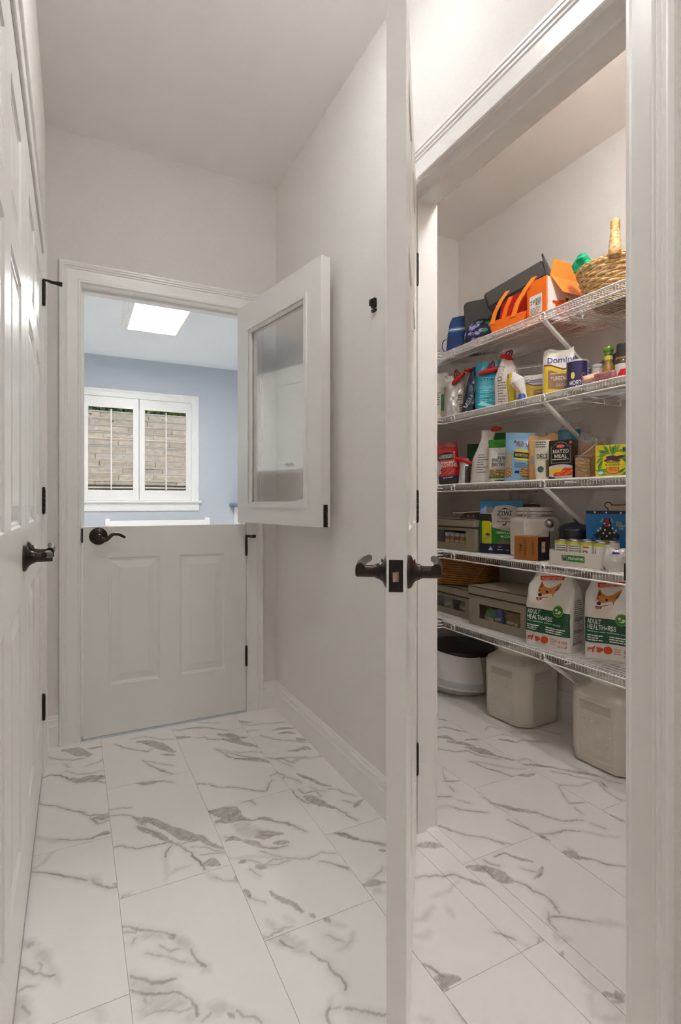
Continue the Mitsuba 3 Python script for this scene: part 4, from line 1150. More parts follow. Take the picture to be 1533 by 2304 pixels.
def cane_fn(p, n, uv):
    k = mikit.noise(p.x * 120, p.y * 120, p.z * 120); return mikit.mix(C(150, 110, 62), C(226, 190, 134), k)
CANE = P('mat_cane', cane_fn, .55, .35)
t = thing('wicker_basket', 'round woven wicker basket with an arched handle at the right end of the top shelf', 'basket', None, place(1.85, 1.28, 'S1', 55))
nr, na = 13, 96; th = np.linspace(0, 2 * np.pi, na + 1)
for i in range(nr):
    f = i / (nr - 1); rr = .118 + .052 * math.sin(f * 1.35); ph = (i % 2) * np.pi
    ctr = np.stack([(rr + .0035 * np.sin(th * 14 + ph)) * np.cos(th) * 1.08, .16 + (rr + .0035 * np.sin(th * 14 + ph)) * np.sin(th) * .86, .008 + .135 * f + .0025 * np.sin(th * 7 + i)], -1)
    part(t, 'weave', tube(ctr, .0062, 6, caps=False), CANE, smooth=True)
part(t, 'stakes', cat([tube([(1.08 * (.118 + .052 * math.sin(f * 1.35)) * math.cos(a_), .16 + .86 * (.118 + .052 * math.sin(f * 1.35)) * math.sin(a_), .008 + .135 * f) for f in np.linspace(0, 1, 6)], .004, 6) for a_ in np.linspace(0, 2 * np.pi, 28, endpoint=False)]), CANE, smooth=True)
part(t, 'base', moved(lathe([(0, 0), (.118, 0), (.118, .006), (0, .006)], 40), np.diag([1.08, .86, 1, 1]), trimesh.transformations.translation_matrix((0, .16, .001))), CANE)
for k in (0, 1): part(t, 'rim', tube(np.stack([1.08 * .172 * np.cos(th), .16 + .86 * .172 * np.sin(th), .147 + .006 * np.sin(th * 20 + k * np.pi)], -1), .0075, 7, caps=False), CANE, smooth=True)
ha = np.linspace(0, np.pi, 40)
hc = np.stack([-.045 - .0 * ha, .16 - .150 * np.cos(ha) * (1 - .25 * np.sin(ha)), .14 + .195 * np.sin(ha) ** .8], -1)
part(t, 'handle', tube(hc, np.interp(np.abs(np.linspace(-1, 1, 40)), [0, .6, 1], [.012, .013, .024]), 10), CANE, smooth=True)
part(t, 'handle_wrap', cat([tube([hc[i] + (.0145 * math.cos(q), 0, .0) + np.array([0, 1, 0]) * .0145 * math.sin(q) for q in np.linspace(0, 2 * np.pi, 11)], .0028, 5, caps=False) for i in range(8, 33)]), M((206, 166, 112), .6), smooth=True)

# ================================================================ SECOND SHELF
CL = 'red bag clips on the second shelf'
FOIL = M((206, 204, 200), .28, .6, .35); CRM = M((224, 214, 190), .5)
t = thing('white_green_bag', 'white bag with a green band at the left end of the second shelf', 'bag', None, place(1.815, 2.385, 'S2', 44))
b = Bag(.135, .275, .075, 3, wp=((0, 1), (.6, 1), (.85, .8), (1, .72)), dp=((0, 1), (.4, 1), (.8, .5), (.93, .15), (1, .05)), wr=.006, wf=20, seed=51)
part(t, 'body', b.mesh(), M((226, 224, 216), .4), smooth=50)
patch(t, 'green_band', sbox(.012, .055, .062, .150), b, M((72, 140, 76), .45), 1, 'green band')
patch(t, 'picture', sbox(.030, .120, .062, .190), b, M((196, 140, 92), .5), 2, 'brown picture')
patch(t, 'picture', unary_union([sbox(.034, .180 - i * .016, .06, .186 - i * .016) for i in range(4)]), b, M((150, 78, 48), .5), 3)
patch(t, 'fine_print', bars(-.02, .012, .16, 6, .013, .005, 4), b, M((90, 88, 86), .6), 1)
text(t, 'GRAIN', -.018, .19, .016, b, INK, 2, True, turn=90)
patch(t, 'cream_panel', sbox(-.06, .005, .02, .05), b, CRM, 1)
t = thing('silver_bag', 'crumpled silver white bag closed by a red clip, second on the second shelf', 'bag', None, place(1.832, 2.262, 'S2', 40))
b = Bag(.122, .235, .072, 3, wp=((0, 1), (.45, .95), (.75, .8), (.92, .88), (1, .92)), dp=((0, 1), (.3, 1), (.65, .62), (.88, .16), (1, .06)), wr=.014, wf=15, seed=61, shear=-.02)
part(t, 'body', b.mesh(), FOIL, smooth=40)
patch(t, 'printed_panel', poly((.01, .02), (.055, .03), (.05, .19), (.018, .12)), b, M((196, 186, 176), .45), 1)
patch(t, 'fine_print', bars(.014, .046, .125, 3, .012, .006, 5), b, INK, 2)
patch(t, 'fine_print', bars(.022, .052, .075, 4, .012, .006, 6), b, M((150, 84, 56), .5), 2)
chip_clip('red clip with loop handles on the silver white bag', CL, place(1.832, 2.255, 'S2', 40) @ trimesh.transformations.translation_matrix((.012, .018, .214)) @ rot((0, 1, 0), -38), .075)
t = thing('cream_packet', 'thin cream and yellow packet between the silver bag and the navy foil bag', 'packet', None, place(1.905, 2.225, 'S2', 55))
b = Bag(.06, .235, .04, 3, dp=((0, 1), (.6, .8), (.9, .3), (1, .1)), wr=.004, seed=71)
part(t, 'body', b.mesh(21, 30), M((222, 206, 150), .45), smooth=50)
patch(t, 'white_panel', sbox(-.026, .15, .026, .232), b, M((224, 220, 210), .45), 1)
patch(t, 'fine_print', unary_union([bars(-.02, .02, .14 - i * .02, 2, .009, .005, 80 + i) for i in range(6)]), b, M((150, 118, 44), .5), 2)
t = thing('navy_foil_bag', 'shiny navy foil bag with a red clip, left of the turquoise bag', 'bag', None, place(1.858, 2.165, 'S2', 36))
b = Bag(.10, .262, .07, 2.6, wp=((0, 1), (.5, .9), (.8, .62), (1, .35)), dp=((0, 1), (.5, .8), (.85, .3), (1, .1)), wr=.010, wf=15, seed=81, shear=.10)
part(t, 'body', b.mesh(), M((28, 50, 78), .16, .6, .25, coat=.6), smooth=50)
text(t, 'MSM', -.012, .07, .022, b, M((206, 212, 218), .3), 1, True, turn=62)
patch(t, 'fine_print', bars(-.035, .03, .026, 2, .012, .005, 9), b, M((190, 196, 204), .4), 1)
chip_clip('red clip end showing above the navy foil bag', CL, place(1.872, 2.19, 'S2', 40) @ trimesh.transformations.translation_matrix((.0, .02, .244)) @ rot((0, 0, 1), 62), .075, head=False)
TQ = M((16, 148, 172), .18, .6, .1, coat=.7)
t = thing('turquoise_bag', 'glossy turquoise bag closed by a wide red clip', 'bag', None, place(1.830, 2.01, 'S2', 48))
b = Bag(.128, .252, .075, 2.8, wp=((0, 1), (.35, 1.0), (.6, .93), (.85, 1.0), (1, .95)), dp=((0, 1), (.4, 1), (.7, .55), (.86, .16), (1, .05)), wr=.010, wf=17, seed=91)
part(t, 'body', b.mesh(), TQ, smooth=50)
text(t, 'VITAS', 0, .152, .013, b, M((12, 84, 112), .3), 1, True, wid=.085)
patch(t, 'rule_line', sbox(-.058, .172, .058, .174), b, M((12, 104, 130), .3), 1)
patch(t, 'fine_print', unary_union([bars(-.04, .045, .125 - i * .022, 2, .008, .0045, 90 + i) for i in range(4)]), b, M((120, 214, 224), .3), 1)
patch(t, 'pale_flash', poly((-.05, .034), (.03, .012), (.045, .020), (-.03, .048)), b, M((150, 226, 232), .3), 1)
chip_clip('wide red clip with loop handles across the top of the turquoise bag', CL, place(1.830, 2.01, 'S2', 48) @ trimesh.transformations.translation_matrix((.012, .012, .198)) @ rot((0, 1, 0), -8), .11)
t = thing('flour_bag', 'white paper flour bag with its top rolled under a red clip', 'bag', None, place(1.858, 1.902, 'S2', 46))
b = Bag(.122, .262, .08, 4, wp=((0, 1), (.55, 1), (.8, .62), (1, .22)), dp=((0, 1), (.5, 1), (.8, .5), (1, .25)), wr=.006, wf=18, seed=101, shear=-.03)
part(t, 'body', b.mesh(), M((230, 227, 219), .6), smooth=45)
patch(t, 'fine_print', unary_union([bars(-.045, -.005 + .004 * (i % 3), .150 - i * .013, 1, .01, .0045, 110 + i, .5) for i in range(11)]), b, M((110, 106, 102), .6), 1)
text(t, 'COSI', -.018, .165, .024, b, M((150, 146, 142), .6), 1, turn=80)
chip_clip('red clip pinching the rolled top of the white flour bag', CL, place(1.852, 1.905, 'S2', 46) @ trimesh.transformations.translation_matrix((.0, .025, .244)) @ rot((0, 0, 1), 40) @ rot((0, 1, 0), 18), .055)
t = thing('yellow_dispenser', 'tall faceted yellow plastic dispenser narrowing to its foot', 'dispenser', None, place(1.775, 1.798, 'S2', 50))
YEL = M((222, 198, 62), .35, .5)
part(t, 'body', lathe([(0, 0), (.013, 0), (.015, .004), (.0235, .10), (.0235, .108), (.021, .112), (0, .112)], 6, (0, .026, 0)), YEL, smooth=False)
part(t, 'cap', lathe([(.0195, .110), (.0205, .112), (.0205, .131), (.019, .136), (.0, .136)], 6, (0, .026, 0)), M((206, 180, 46), .35), smooth=False)
part(t, 'rib', cat([moved(hull([(-.0012, -.0145, .004), (.0012, -.0145, .004), (-.0012, -.0222, .10), (.0012, -.0222, .10), (0, -.010, .01), (0, -.018, .10)]), rot((0, 0, 1), q), trimesh.transformations.translation_matrix((0, .026, 0))) for q in (0, 60, -60, 30, -30)]), M((210, 186, 52), .35))
t = thing('blue_dropper', 'tiny bright blue bottle with a pale nozzle on the second shelf', 'bottle', None, place(1.778, 1.738, 'S2', 50))
part(t, 'body', lathe([(0, 0), (.0150, 0), (.0165, .002), (.0165, .024), (.013, .031), (.006, .034), (0, .034)], 20, (0, .017, 0)), M((34, 92, 176), .25, .5))
part(t, 'nozzle', lathe([(.0058, .034), (.0050, .042), (.0025, .056), (0, .056)], 14, (0, .017, 0)), M((206, 208, 210), .4))
t = thing('sugar_pouch', 'yellow and white sugar bag lying inside a clear zip bag', 'bag', None, place(1.862, 1.735, 'S2', 56))
b = Bag(.135, .128, .06, 3, wp=((0, 1), (1, .96)), dp=((0, 1), (.5, .9), (.85, .4), (1, .1)), wr=.007, wf=18, seed=121)
part(t, 'body', b.mesh(), M((226, 224, 218), .35), smooth=50)
patch(t, 'yellow_panel', poly((-.066, .004), (.066, .004), (.066, .075), (.0, .07), (-.06, .092)), b, M((226, 188, 40), .4), 1, 'yellow panel')
patch(t, 'brown_edge', poly((-.06, .092), (.0, .070), (.066, .075), (.066, .080), (.0, .076), (-.06, .098)), b, M((96, 62, 30), .4), 2)
text(t, 'Domino', 0, .090, .018, b, M((38, 58, 132), .4), 2, True)
patch(t, 'fine_print', bars(-.01, .05, .055, 3, .014, .008, 12), b, M((120, 84, 30), .4), 2)
t = thing('zip_bag', 'clear zip bag wrapped round the yellow and white sugar bag', 'bag', None, place(1.845, 1.738, 'S2', 56))
zb = Bag(.165, .178, .086, 2.4, dp=((0, 1), (.5, .95), (.75, .5), (.9, .08), (1, .03)), wr=.008, wf=18, seed=131)
part(t, 'film', zb.mesh(29, 31), 'mat_film', smooth=50)
part(t, 'zip_strip', tube([zb.at(u, .93, -1, .0006) for u in np.linspace(-.97, .97, 12)], .0018, 6), M((222, 222, 220), .3))
t = thing('piping_bag', 'pale folded piping bag leaning in front of the zip bag', 'bag', None, place(1.79, 1.722, 'S2', 52) @ rot((0, 1, 0), -24))
part(t, 'cone', hull(np.vstack([lathe([(.004, .002), (.032, .10)], 14, (0, .03, 0)).vertices * (1, .55, 1), [(0, .02, .15)]])), M((224, 222, 216), .45))
part(t, 'seam', tube([(-.004, .004, .01), (-.012, .001, .06), (-.02, -.0005, .1)], .002, 6), M((150, 96, 60), .5))
t = thing('raw_sugar_bag', 'tall yellow and brown raw sugar bag beside the navy salt tin', 'bag', None, place(1.838, 1.592, 'S2', 54))
b = Bag(.128, .206, .060, 3.4, wp=((0, 1), (.75, 1), (.88, .98), (1, .92)), dp=((0, 1), (.5, 1), (.75, .6), (.92, .1), (1, .04)), wr=.006, wf=20, seed=141, topn=.05)
part(t, 'body', b.mesh(), M((228, 225, 216), .35), smooth=50)
patch(t, 'yellow_panel', poly((-.058, .006), (.060, .006), (.060, .112), (.02, .108), (-.03, .130), (-.058, .132)), b, M((228, 192, 34), .4), 1, 'yellow panel')
patch(t, 'brown_edge', poly((-.058, .132), (-.03, .130), (.02, .108), (.060, .112), (.060, .118), (.02, .115), (-.03, .137), (-.058, .139)), b, M((98, 58, 24), .4), 2)
patch(t, 'brown_panel', poly((-.040, .032), (.060, .02), (.060, .094), (.01, .092), (-.030, .112), (-.040, .110)), b, M((150, 116, 92), .4), 2, 'brown panel')
text(t, 'Domino', .014, .143, .024, b, M((40, 62, 140), .4), 2, True)
text(t, 'TURBINADO', .016, .065, .0165, b, M((236, 226, 206), .4), 3, True, wid=.092)
text(t, 'SUGAR', .020, .038, .012, b, M((230, 216, 190), .4), 3)
patch(t, 'fine_print', bars(-.03, .05, .098, 1, .01, .006, 14), b, M((232, 204, 120), .4), 3)
patch(t, 'side_print', unary_union([sbox(-.060, .02 + i * .012, -.055, .027 + i * .012) for i in range(9)]), b, M((206, 206, 200), .4), 2)
t = thing('salt_tin', 'navy blue cardboard salt tin with a white rim', 'tin', None, place(1.802, 1.462, 'S2', 48))
part(t, 'tube', lathe([(0, 0), (.0415, 0), (.042, .002), (.042, .116), (.0410, .118), (0, .118)], 40, (0, .042, 0)), M((46, 40, 84), .32, .5))
part(t, 'rim', lathe([(.0405, .112), (.0432, .113), (.0432, .119), (.0395, .120), (.0385, .115)], 40, (0, .042, 0)), M((222, 222, 224), .3, .5, .3))
R_ = Round(.042, .042)
text(t, 'MORTON', 0, .018, .017, R_, M((232, 230, 226), .4), 1, True, wid=.070)
text(t, 'SALT', .008, .003, .011, R_, M((232, 230, 226), .4), 1, True)
patch(t, 'yellow_badge', ell(-.020, .056, .008, .014), R_, M((222, 204, 80), .4), 1)
patch(t, 'round_seal', ell(.022, .054, .010, .010).difference(ell(.022, .054, .008, .008)), R_, M((186, 150, 170), .4), 1)
patch(t, 'pale_side', sbox(.040, .006, .072, .112), R_, M((214, 212, 216), .4), 1)
patch(t, 'fine_print', bars(.043, .07, .104, 9, .011, .005, 15), R_, M((70, 66, 96), .4), 2)
t = thing('white_jar', 'small white ribbed jar behind the pink packets', 'jar', None, place(1.845, 1.405, 'S2', 50))
part(t, 'body', lathe([(0, .0), (.019, 0), (.0225, .05), (.0225, .085), (.0235, .087), (.0235, .093), (0, .094)], 28, (0, .024, 0)), M((214, 214, 212), .4))
part(t, 'lid_band', lathe([(.0228, .078), (.0240, .079), (.0240, .085), (.0228, .086)], 28, (0, .024, 0)), M((170, 172, 172), .4))
PK = [M((196, 138, 124), .5), M((150, 84, 80), .5)]
for i, (x, y, w, tl, z0, lab) in enumerate(((1.778, 1.380, .065, 13, .012, 'pink and brown packet propped against the salt tin'), (1.772, 1.318, .075, 6, .004, 'brown packet lying in front of the hot sauce bottle'))):
    t = thing('flat_packet', lab, 'packet', None, place(x, y, 'S2', 62, z0) @ rot((0, 1, 0), -tl) @ rot((1, 0, 0), 0))
    b = Bag(w, .031, .020, 2.6, wr=.004, wf=30, seed=150 + i, dp=((0, .6), (.3, 1), (.8, .7), (1, .2)))
    part(t, 'body', b.mesh(21, 15), PK[i], smooth=50)
    patch(t, 'pale_panel', sbox(-w * .4, .012, w * .3, .027), b, M((216, 186, 160), .5) if i == 0 else M((110, 66, 72), .5), 1)
t = thing('purple_carton', 'dark purple carton with a sloping top behind the small white jar', 'box', None, place(1.985, 1.50, 'S2', 60))
part(t, 'carton', hull([(-.06, 0, 0), (.06, 0, 0), (-.06, .06, 0), (.06, .06, 0), (-.06, 0, .105), (.06, 0, .17), (-.06, .06, .105), (.06, .06, .17)]), M((52, 46, 84), .45), smooth=False)
part(t, 'edge_strip', tube([(-.06, -.001, .106), (.06, -.001, .171)], .0022, 6), M((160, 156, 158), .5))
t = thing('hot_sauce_bottle', 'hot sauce bottle with a round green cap and yellow label', 'bottle', None, place(1.838, 1.352, 'S2', 50))
part(t, 'glass', lathe([(0, 0), (.024, 0), (.0255, .003), (.0255, .052), (.020, .070), (.0145, .085), (.0135, .094), (.0145, .098), (.0145, .112), (.012, .118), (.012, .124), (0, .124)], 32, (0, .026, 0)), M((150, 112, 34), .08, .6, coat=.8))
part(t, 'cap', cat(ball((0, .026, .139), .0185, 3), lathe([(.0145, .119), (.0150, .121), (.0150, .127), (.012, .129)], 28, (0, .026, 0))), M((86, 128, 30), .2, .6, coat=.5), label='round green cap')
part(t, 'neck_label', lathe([(.0148, .098), (.0150, .099), (.0150, .112), (.0148, .113)], 28, (0, .026, 0)), M((206, 204, 92), .4))
R_ = Round(.0255, .026)
patch(t, 'label', sbox(-.030, .006, .030, .052), R_, M((224, 168, 34), .4), 0, 'yellow label')
patch(t, 'label_art', unary_union([ell(-.004, .026, .014, .013), poly((-.02, .012), (.0, .045), (.016, .010))]), R_, M((204, 96, 34), .4), 1)
t = thing('dark_sauce_bottle', 'dark sauce bottle with black cap and red and white label, right of the hot sauce', 'bottle', None, place(1.838, 1.292, 'S2', 52))
part(t, 'glass', lathe([(0, 0), (.028, 0), (.030, .003), (.030, .070), (.027, .082), (.022, .088), (0, .088)], 32, (0, .03, 0)), M((48, 26, 22), .1, .6, coat=.8))
part(t, 'cap', lathe([(.0235, .086), (.0240, .088), (.0225, .140), (.0210, .146), (0, .147)], 24, (0, .03, 0)), M((44, 40, 42), .25, .5), label='black cap')
part(t, 'collar', lathe([(.0242, .086), (.0255, .087), (.0255, .094), (.0242, .095)], 24, (0, .03, 0)), M((150, 112, 60), .35))
R_ = Round(.030, .03)
patch(t, 'label', sbox(-.034, .008, .040, .068), R_, M((224, 222, 216), .4), 0, 'white label')
patch(t, 'label_art', poly((-.026, .014), (.040, .018), (.040, .050), (-.01, .046)), R_, M((204, 26, 44), .4), 1)
t = thing('green_capped_bottle', 'green cap of a bottle just showing at the right edge of the second shelf', 'bottle', None, place(1.90, 1.262, 'S2', 52))
part(t, 'glass', lathe([(0, 0), (.024, 0), (.024, .09), (.011, .118), (.011, .125), (0, .125)], 24, (0, .024, 0)), M((60, 74, 52), .12, .6))
part(t, 'cap', lathe([(.0125, .122), (.0125, .165), (.011, .170), (0, .170)], 20, (0, .024, 0)), M((18, 112, 74), .3), label='green cap')

# ================================================================ MIDDLE SHELF
t = thing('foil_wrapper', 'crumpled silver wrapper at the left end of the middle shelf, before the red bag', 'wrapper', None, place(1.775, 2.385, 'S3', 42))
b = Bag(.13, .135, .07, 2.6, wp=((0, .8), (.4, 1), (.8, .8), (1, .55)), dp=((0, 1), (.6, .8), (1, .15)), wr=.020, wf=20, seed=201, shear=.12)
part(t, 'body', b.mesh(), M((190, 188, 184), .25, .6, .25), smooth=15)
part(t, 'fold', moved(hull([(.0, 0, .02), (.055, -.01, .1), (.03, -.02, .13), (-.04, 0, .12), (0, .01, .03), (.05, .004, .1)]), np.eye(4)), M((206, 202, 196), .3, .6, .2), smooth=False)
RDB = M((196, 24, 32), .22, .5, 0, coat=.5)
t = thing('rice_bag', 'red rice bag leaning back at the left of the middle shelf', 'bag', None, place(1.845, 2.330, 'S3', 38) @ rot((0, 1, 0), -7))
b = Bag(.135, .235, .075, 3, wp=((0, .95), (.5, 1), (1, 1.04)), dp=((0, 1), (.5, 1), (.75, .6), (.88, .12), (1, .04)), wr=.006, wf=17, seed=211)
part(t, 'body', b.mesh(), RDB, smooth=50)
patch(t, 'seal_band', sbox(-.069, .2, .069, .236), b, M((150, 24, 28), .3, .5), 0)
patch(t, 'logo_panel', poly((-.042, .138), (.040, .138), (.040, .175), (.0, .182), (-.042, .175)), b, M((26, 24, 26), .4), 1, 'black logo panel')
text(t, 'LUNDBERG', -.001, .148, .019, b, M((226, 226, 222), .4), 2, True, wid=.074)
text(t, 'JASMINE', .006, .092, .022, b, M((236, 206, 186), .4), 2, True, wid=.10, arc=.008)
patch(t, 'fine_print', bars(-.03, .045, .128, 1, .01, .006, 21), b, M((236, 206, 150), .4), 2)
patch(t, 'leaf_art', unary_union([affinity.rotate(ell(-.03 + i * .012, .06 + .006 * (i % 3), .012, .0032), 30 + i * 9) for i in range(6)]), b, M((206, 112, 66), .4), 2)
patch(t, 'blue_band', sbox(-.066, .032, .066, .048), b, M((46, 52, 116), .35), 1, 'blue band')
patch(t, 'fine_print', bars(-.03, .05, .043, 1, .01, .006, 22), b, M((200, 200, 214), .4), 2)
patch(t, 'rice_window', sbox(-.064, .002, .064, .032), b, M((66, 62, 44), .4), 1, 'window on the rice')
t = thing('small_silver_bag', 'small silver bag rolled shut with a red clip beside the rice bag', 'bag', None, place(1.798, 2.150, 'S3', 48))
b = Bag(.066, .13, .05, 2.6, wp=((0, 1), (.6, .8), (1, .6)), dp=((0, 1), (.6, .7), (1, .2)), wr=.010, wf=24, seed=221)
part(t, 'body', b.mesh(27, 31), FOIL, smooth=30)
patch(t, 'dark_side', sbox(.004, .004, .030, .09), b, M((44, 36, 40), .4), 1)
chip_clip('red clip rolled over the top of the small silver bag on the middle shelf', None, place(1.798, 2.150, 'S3', 48) @ trimesh.transformations.translation_matrix((-.006, .018, .118)) @ rot((0, 1, 0), 22), .078, head=False)
GRN = M((34, 116, 40), .35)
t = thing('dark_green_packet', 'dark green packet standing at the back of the middle shelf behind the white paper bag', 'packet', None, place(2.00, 2.30, 'S3', 45))
part(t, 'body', Bag(.09, .232, .05, 4, wr=.003, seed=231).mesh(21, 21), M((26, 82, 34), .4), smooth=50)
t = thing('white_paper_bag', 'tall white bag narrowing to a gathered top on the middle shelf', 'bag', None, place(1.842, 2.072, 'S3', 56))
b = Bag(.130, .272, .085, 3.2, wp=((0, 1), (.45, 1), (.65, .72), (.85, .48), (1, .56)), dp=((0, 1), (.45, 1), (.75, .5), (1, .12)), wr=.008, wf=16, seed=241, shear=.10)
part(t, 'body', b.mesh(), M((222, 220, 214), .4), smooth=45)
patch(t, 'fine_print', unary_union([bars(-.03, .032, .145 - i * .0125, 1, .01, .0042, 240 + i, .5) for i in range(8)]), b, M((120, 118, 116), .6), 1)
chip_clip('red clip tip just showing behind the top of the white bag on the middle shelf', None, place(1.885, 2.045, 'S3', 56) @ trimesh.transformations.translation_matrix((.02, .02, .272)), .04, head=False)
t = thing('green_topped_packet', 'green packet at the back of the middle shelf above the sprouted rice bag', 'packet', None, place(1.99, 2.118, 'S3', 50))
part(t, 'body', Bag(.085, .272, .05, 4, wr=.003, seed=251).mesh(21, 21), GRN, smooth=50)
t = thing('sprouted_rice_bag', 'white rice bag with a green top band and a window of brown grains', 'bag', None, place(1.855, 1.958, 'S3', 48))
b = Bag(.108, .212, .070, 3.2, wp=((0, 1), (1, 1)), dp=((0, 1), (.5, 1), (.78, .6), (.9, .1), (1, .04)), wr=.004, wf=18, seed=261)
part(t, 'body', b.mesh(), M((230, 228, 222), .35), smooth=50)
patch(t, 'green_band', sbox(-.055, .172, .055, .212), b, M((44, 140, 34), .35), 1, 'green top band')
text(t, 'ORGANIC', .012, .135, .008, b, INK, 2, wid=.042)
text(t, 'BASMATI', .018, .118, .011, b, INK, 2, True, wid=.055)
text(t, 'SPROUTED', .003, .100, .0165, b, INK, 2, True, wid=.080)
text(t, 'BROWN', .0, .079, .0165, b, INK, 2, True, wid=.074)
patch(t, 'rule_line', sbox(-.036, .069, .036, .0705), b, INK, 1)
patch(t, 'green_band', sbox(-.054, .020, .054, .030), b, M((60, 146, 44), .35), 1)
def grain_fn(p, n, uv):
    d, e, r = mikit.voronoi(p.y * 210 + p.x * 120, p.z * 230); return mikit.mix(C(128, 84, 34), C(222, 190, 130), mikit.smoothstep(.62, .18, d) * (.45 + .55 * r))
GRAIN = P('mat_grain', grain_fn, .5, .3)
patch(t, 'grain_window', sbox(-.046, .030, .048, .064).buffer(-.004).buffer(.004), b, GRAIN, 2, 'window on the grains')
patch(t, 'fine_print', bars(-.02, .04, .012, 1, .01, .005, 26), b, INK, 2)
SKY = M((134, 182, 216), .25, .5, 0, coat=.4)
t = thing('light_blue_pouch', 'light blue stand-up pouch with a yellow banner and clear windows', 'bag', None, place(1.815, 1.808, 'S3', 54) @ rot((0, 1, 0), 4))
b = Bag(.132, .226, .075, 3.0, wp=((0, .88), (.5, .95), (1, 1.03)), dp=((0, 1), (.4, 1), (.7, .65), (.88, .12), (1, .04)), wr=.005, wf=17, seed=271)
part(t, 'body', b.mesh(), SKY, smooth=50)
patch(t, 'zip_line', unary_union([sbox(-.064, .200, .064, .2015), sbox(-.064, .192, .064, .1932)]), b, M((104, 150, 190), .3), 1)
patch(t, 'clear_window', sbox(-.056, .030, -.026, .130), b, M((176, 164, 136), .25, .5, coat=.5), 1, 'clear window')
patch(t, 'oats_window', poly((-.056, .018), (-.022, .018), (-.022, .055), (-.04, .066), (-.056, .05)), b, GRAIN, 2)
patch(t, 'yellow_banner', poly((-.014, .100), (.060, .092), (.060, .142), (-.006, .148), (-.020, .136)), b, M((226, 206, 54), .35), 2, 'yellow banner')
patch(t, 'black_banner', poly((-.018, .108), (.060, .104), (.060, .130), (-.020, .136)), b, M((40, 34, 30), .35), 3)
text(t, 'NUTRITIONAL', .022, .113, .012, b, M((232, 206, 130), .4), 4, True, wid=.068, slant=-.07)
text(t, "Bob's", -.004, .176, .012, b, M((118, 32, 40), .4), 2, True, slant=-.08)
text(t, 'Red Mill', .024, .158, .019, b, M((118, 32, 40), .4), 2, True, wid=.074, slant=-.08)
patch(t, 'fine_print', bars(-.012, .05, .085, 3, .009, .004, 27), b, M((70, 110, 150), .4), 2)
patch(t, 'oats_window', ell(.040, .040, .026, .024), b, GRAIN, 2, 'round window on the oats')
patch(t, 'badge', unary_union([sbox(-.008, .036, .012, .048)]), b, M((40, 52, 96), .4), 2)
TANM = M((214, 166, 102), .35, .5, 0, coat=.3)
t = thing('tan_pouch', 'tan foil pouch standing behind the white delicatessen packet', 'bag', None, place(1.868, 1.700, 'S3', 50))
b = Bag(.125, .202, .068, 3.2, wp=((0, 1), (1, 1)), dp=((0, 1), (.5, 1), (.78, .6), (.9, .1), (1, .04)), wr=.005, wf=18, seed=281, topn=.06)
part(t, 'body', b.mesh(), TANM, smooth=50)
patch(t, 'grey_window', sbox(-.056, .075, .0, .110), b, M((170, 156, 138), .3), 1)
t = thing('delicatessen_packet', 'white packet with dark lettering between the tan pouch and the matzo meal box', 'packet', None, place(1.806, 1.644, 'S3', 54))
b = Bag(.068, .172, .03, 3.0, wp=((0, .9), (.4, 1), (1, .95)), dp=((0, 1), (.7, .8), (1, .1)), wr=.005, wf=24, seed=291, shear=-.03)
part(t, 'body', b.mesh(27, 31), M((222, 214, 198), .4), smooth=50)
text(t, 'DELI', -.002, .093, .017, b, INK, 2, True, wid=.044)
patch(t, 'fine_print', unary_union([bars(-.026, .026, .165 - i * .010, 1, .01, .005, 290 + i, .3) for i in range(3)]), b, M((90, 82, 76), .5), 1)
patch(t, 'olive_strip', poly((.012, .012), (.032, .012), (.032, .085), (.014, .085)), b, M((128, 104, 62), .4), 1)
patch(t, 'badge', ell(-.008, .045, .013, .014), b, M((58, 84, 84), .4), 1)
t = thing('matzo_box', 'black matzo meal box with a bright green left side and a picture of fish', 'box', None, place(1.812, 1.556, 'S3', 71))
MW, MH = .098, .162
part(t, 'carton', cbx(-MW / 2, MW / 2, 0, .058, 0, MH, .0012), M((36, 28, 26), .4), smooth=False)
F0 = Flat(0); lm = np.array([[0, -1, 0, -MW / 2], [-1, 0, 0, .058], [0, 0, 1, 0], [0, 0, 0, 1.0]]); lm = np.array([[0, 1, 0, -MW / 2], [-1, 0, 0, .058], [0, 0, 1, 0], [0, 0, 0, 1.0]])
LS = Flat(0, lm)      # left side: x runs from the back edge to the front edge
patch(t, 'green_side', sbox(.001, .001, .0572, MH - .001), LS, M((64, 178, 34), .35), 0, 'bright green side')
text(t, 'MATZO', .040, .098, .020, LS, M((236, 240, 232), .4), 2, True, turn=90, wid=.075)
text(t, 'MEAL', .016, .098, .020, LS, M((236, 240, 232), .4), 2, True, turn=90, wid=.06)
fr = sbox(-.040, .066, .040, .136).union(ell(0, .136, .028, .018))
patch(t, 'frame_line', fr.difference(fr.buffer(-.0016)), F0, M((176, 170, 156), .4), 1)
patch(t, 'logo_oval', ell(0, .136, .018, .009), F0, M((196, 32, 38), .4), 2, 'red oval logo')
text(t, "Streit's", 0, .1325, .008, F0, M((236, 220, 210), .4), 3, True, wid=.028)
text(t, 'MATZO', 0, .108, .0145, F0, M((236, 234, 228), .4), 2, True, wid=.066)
text(t, 'MEAL', 0, .088, .0145, F0, M((236, 234, 228), .4), 2, True, wid=.053)
patch(t, 'fine_print', bars(-.036, .036, .083, 1, .01, .0035, 33, .05), F0, M((206, 200, 190), .4), 2)
patch(t, 'badge', ell(.041, .150, .006, .006), F0, M((196, 92, 40), .4), 2)
patch(t, 'plate_picture', sbox(-MW / 2 + .001, .004, MW / 2 - .001, .052).union(ell(0, .050, .0475, .010)), F0, M((206, 204, 200), .4), 1, 'picture of a dish')
patch(t, 'fish_picture', poly((-.03, .010), (.047, .014), (.047, .044), (.02, .046), (-.012, .032), (-.03, .02)), F0, M((206, 70, 30), .4), 2)
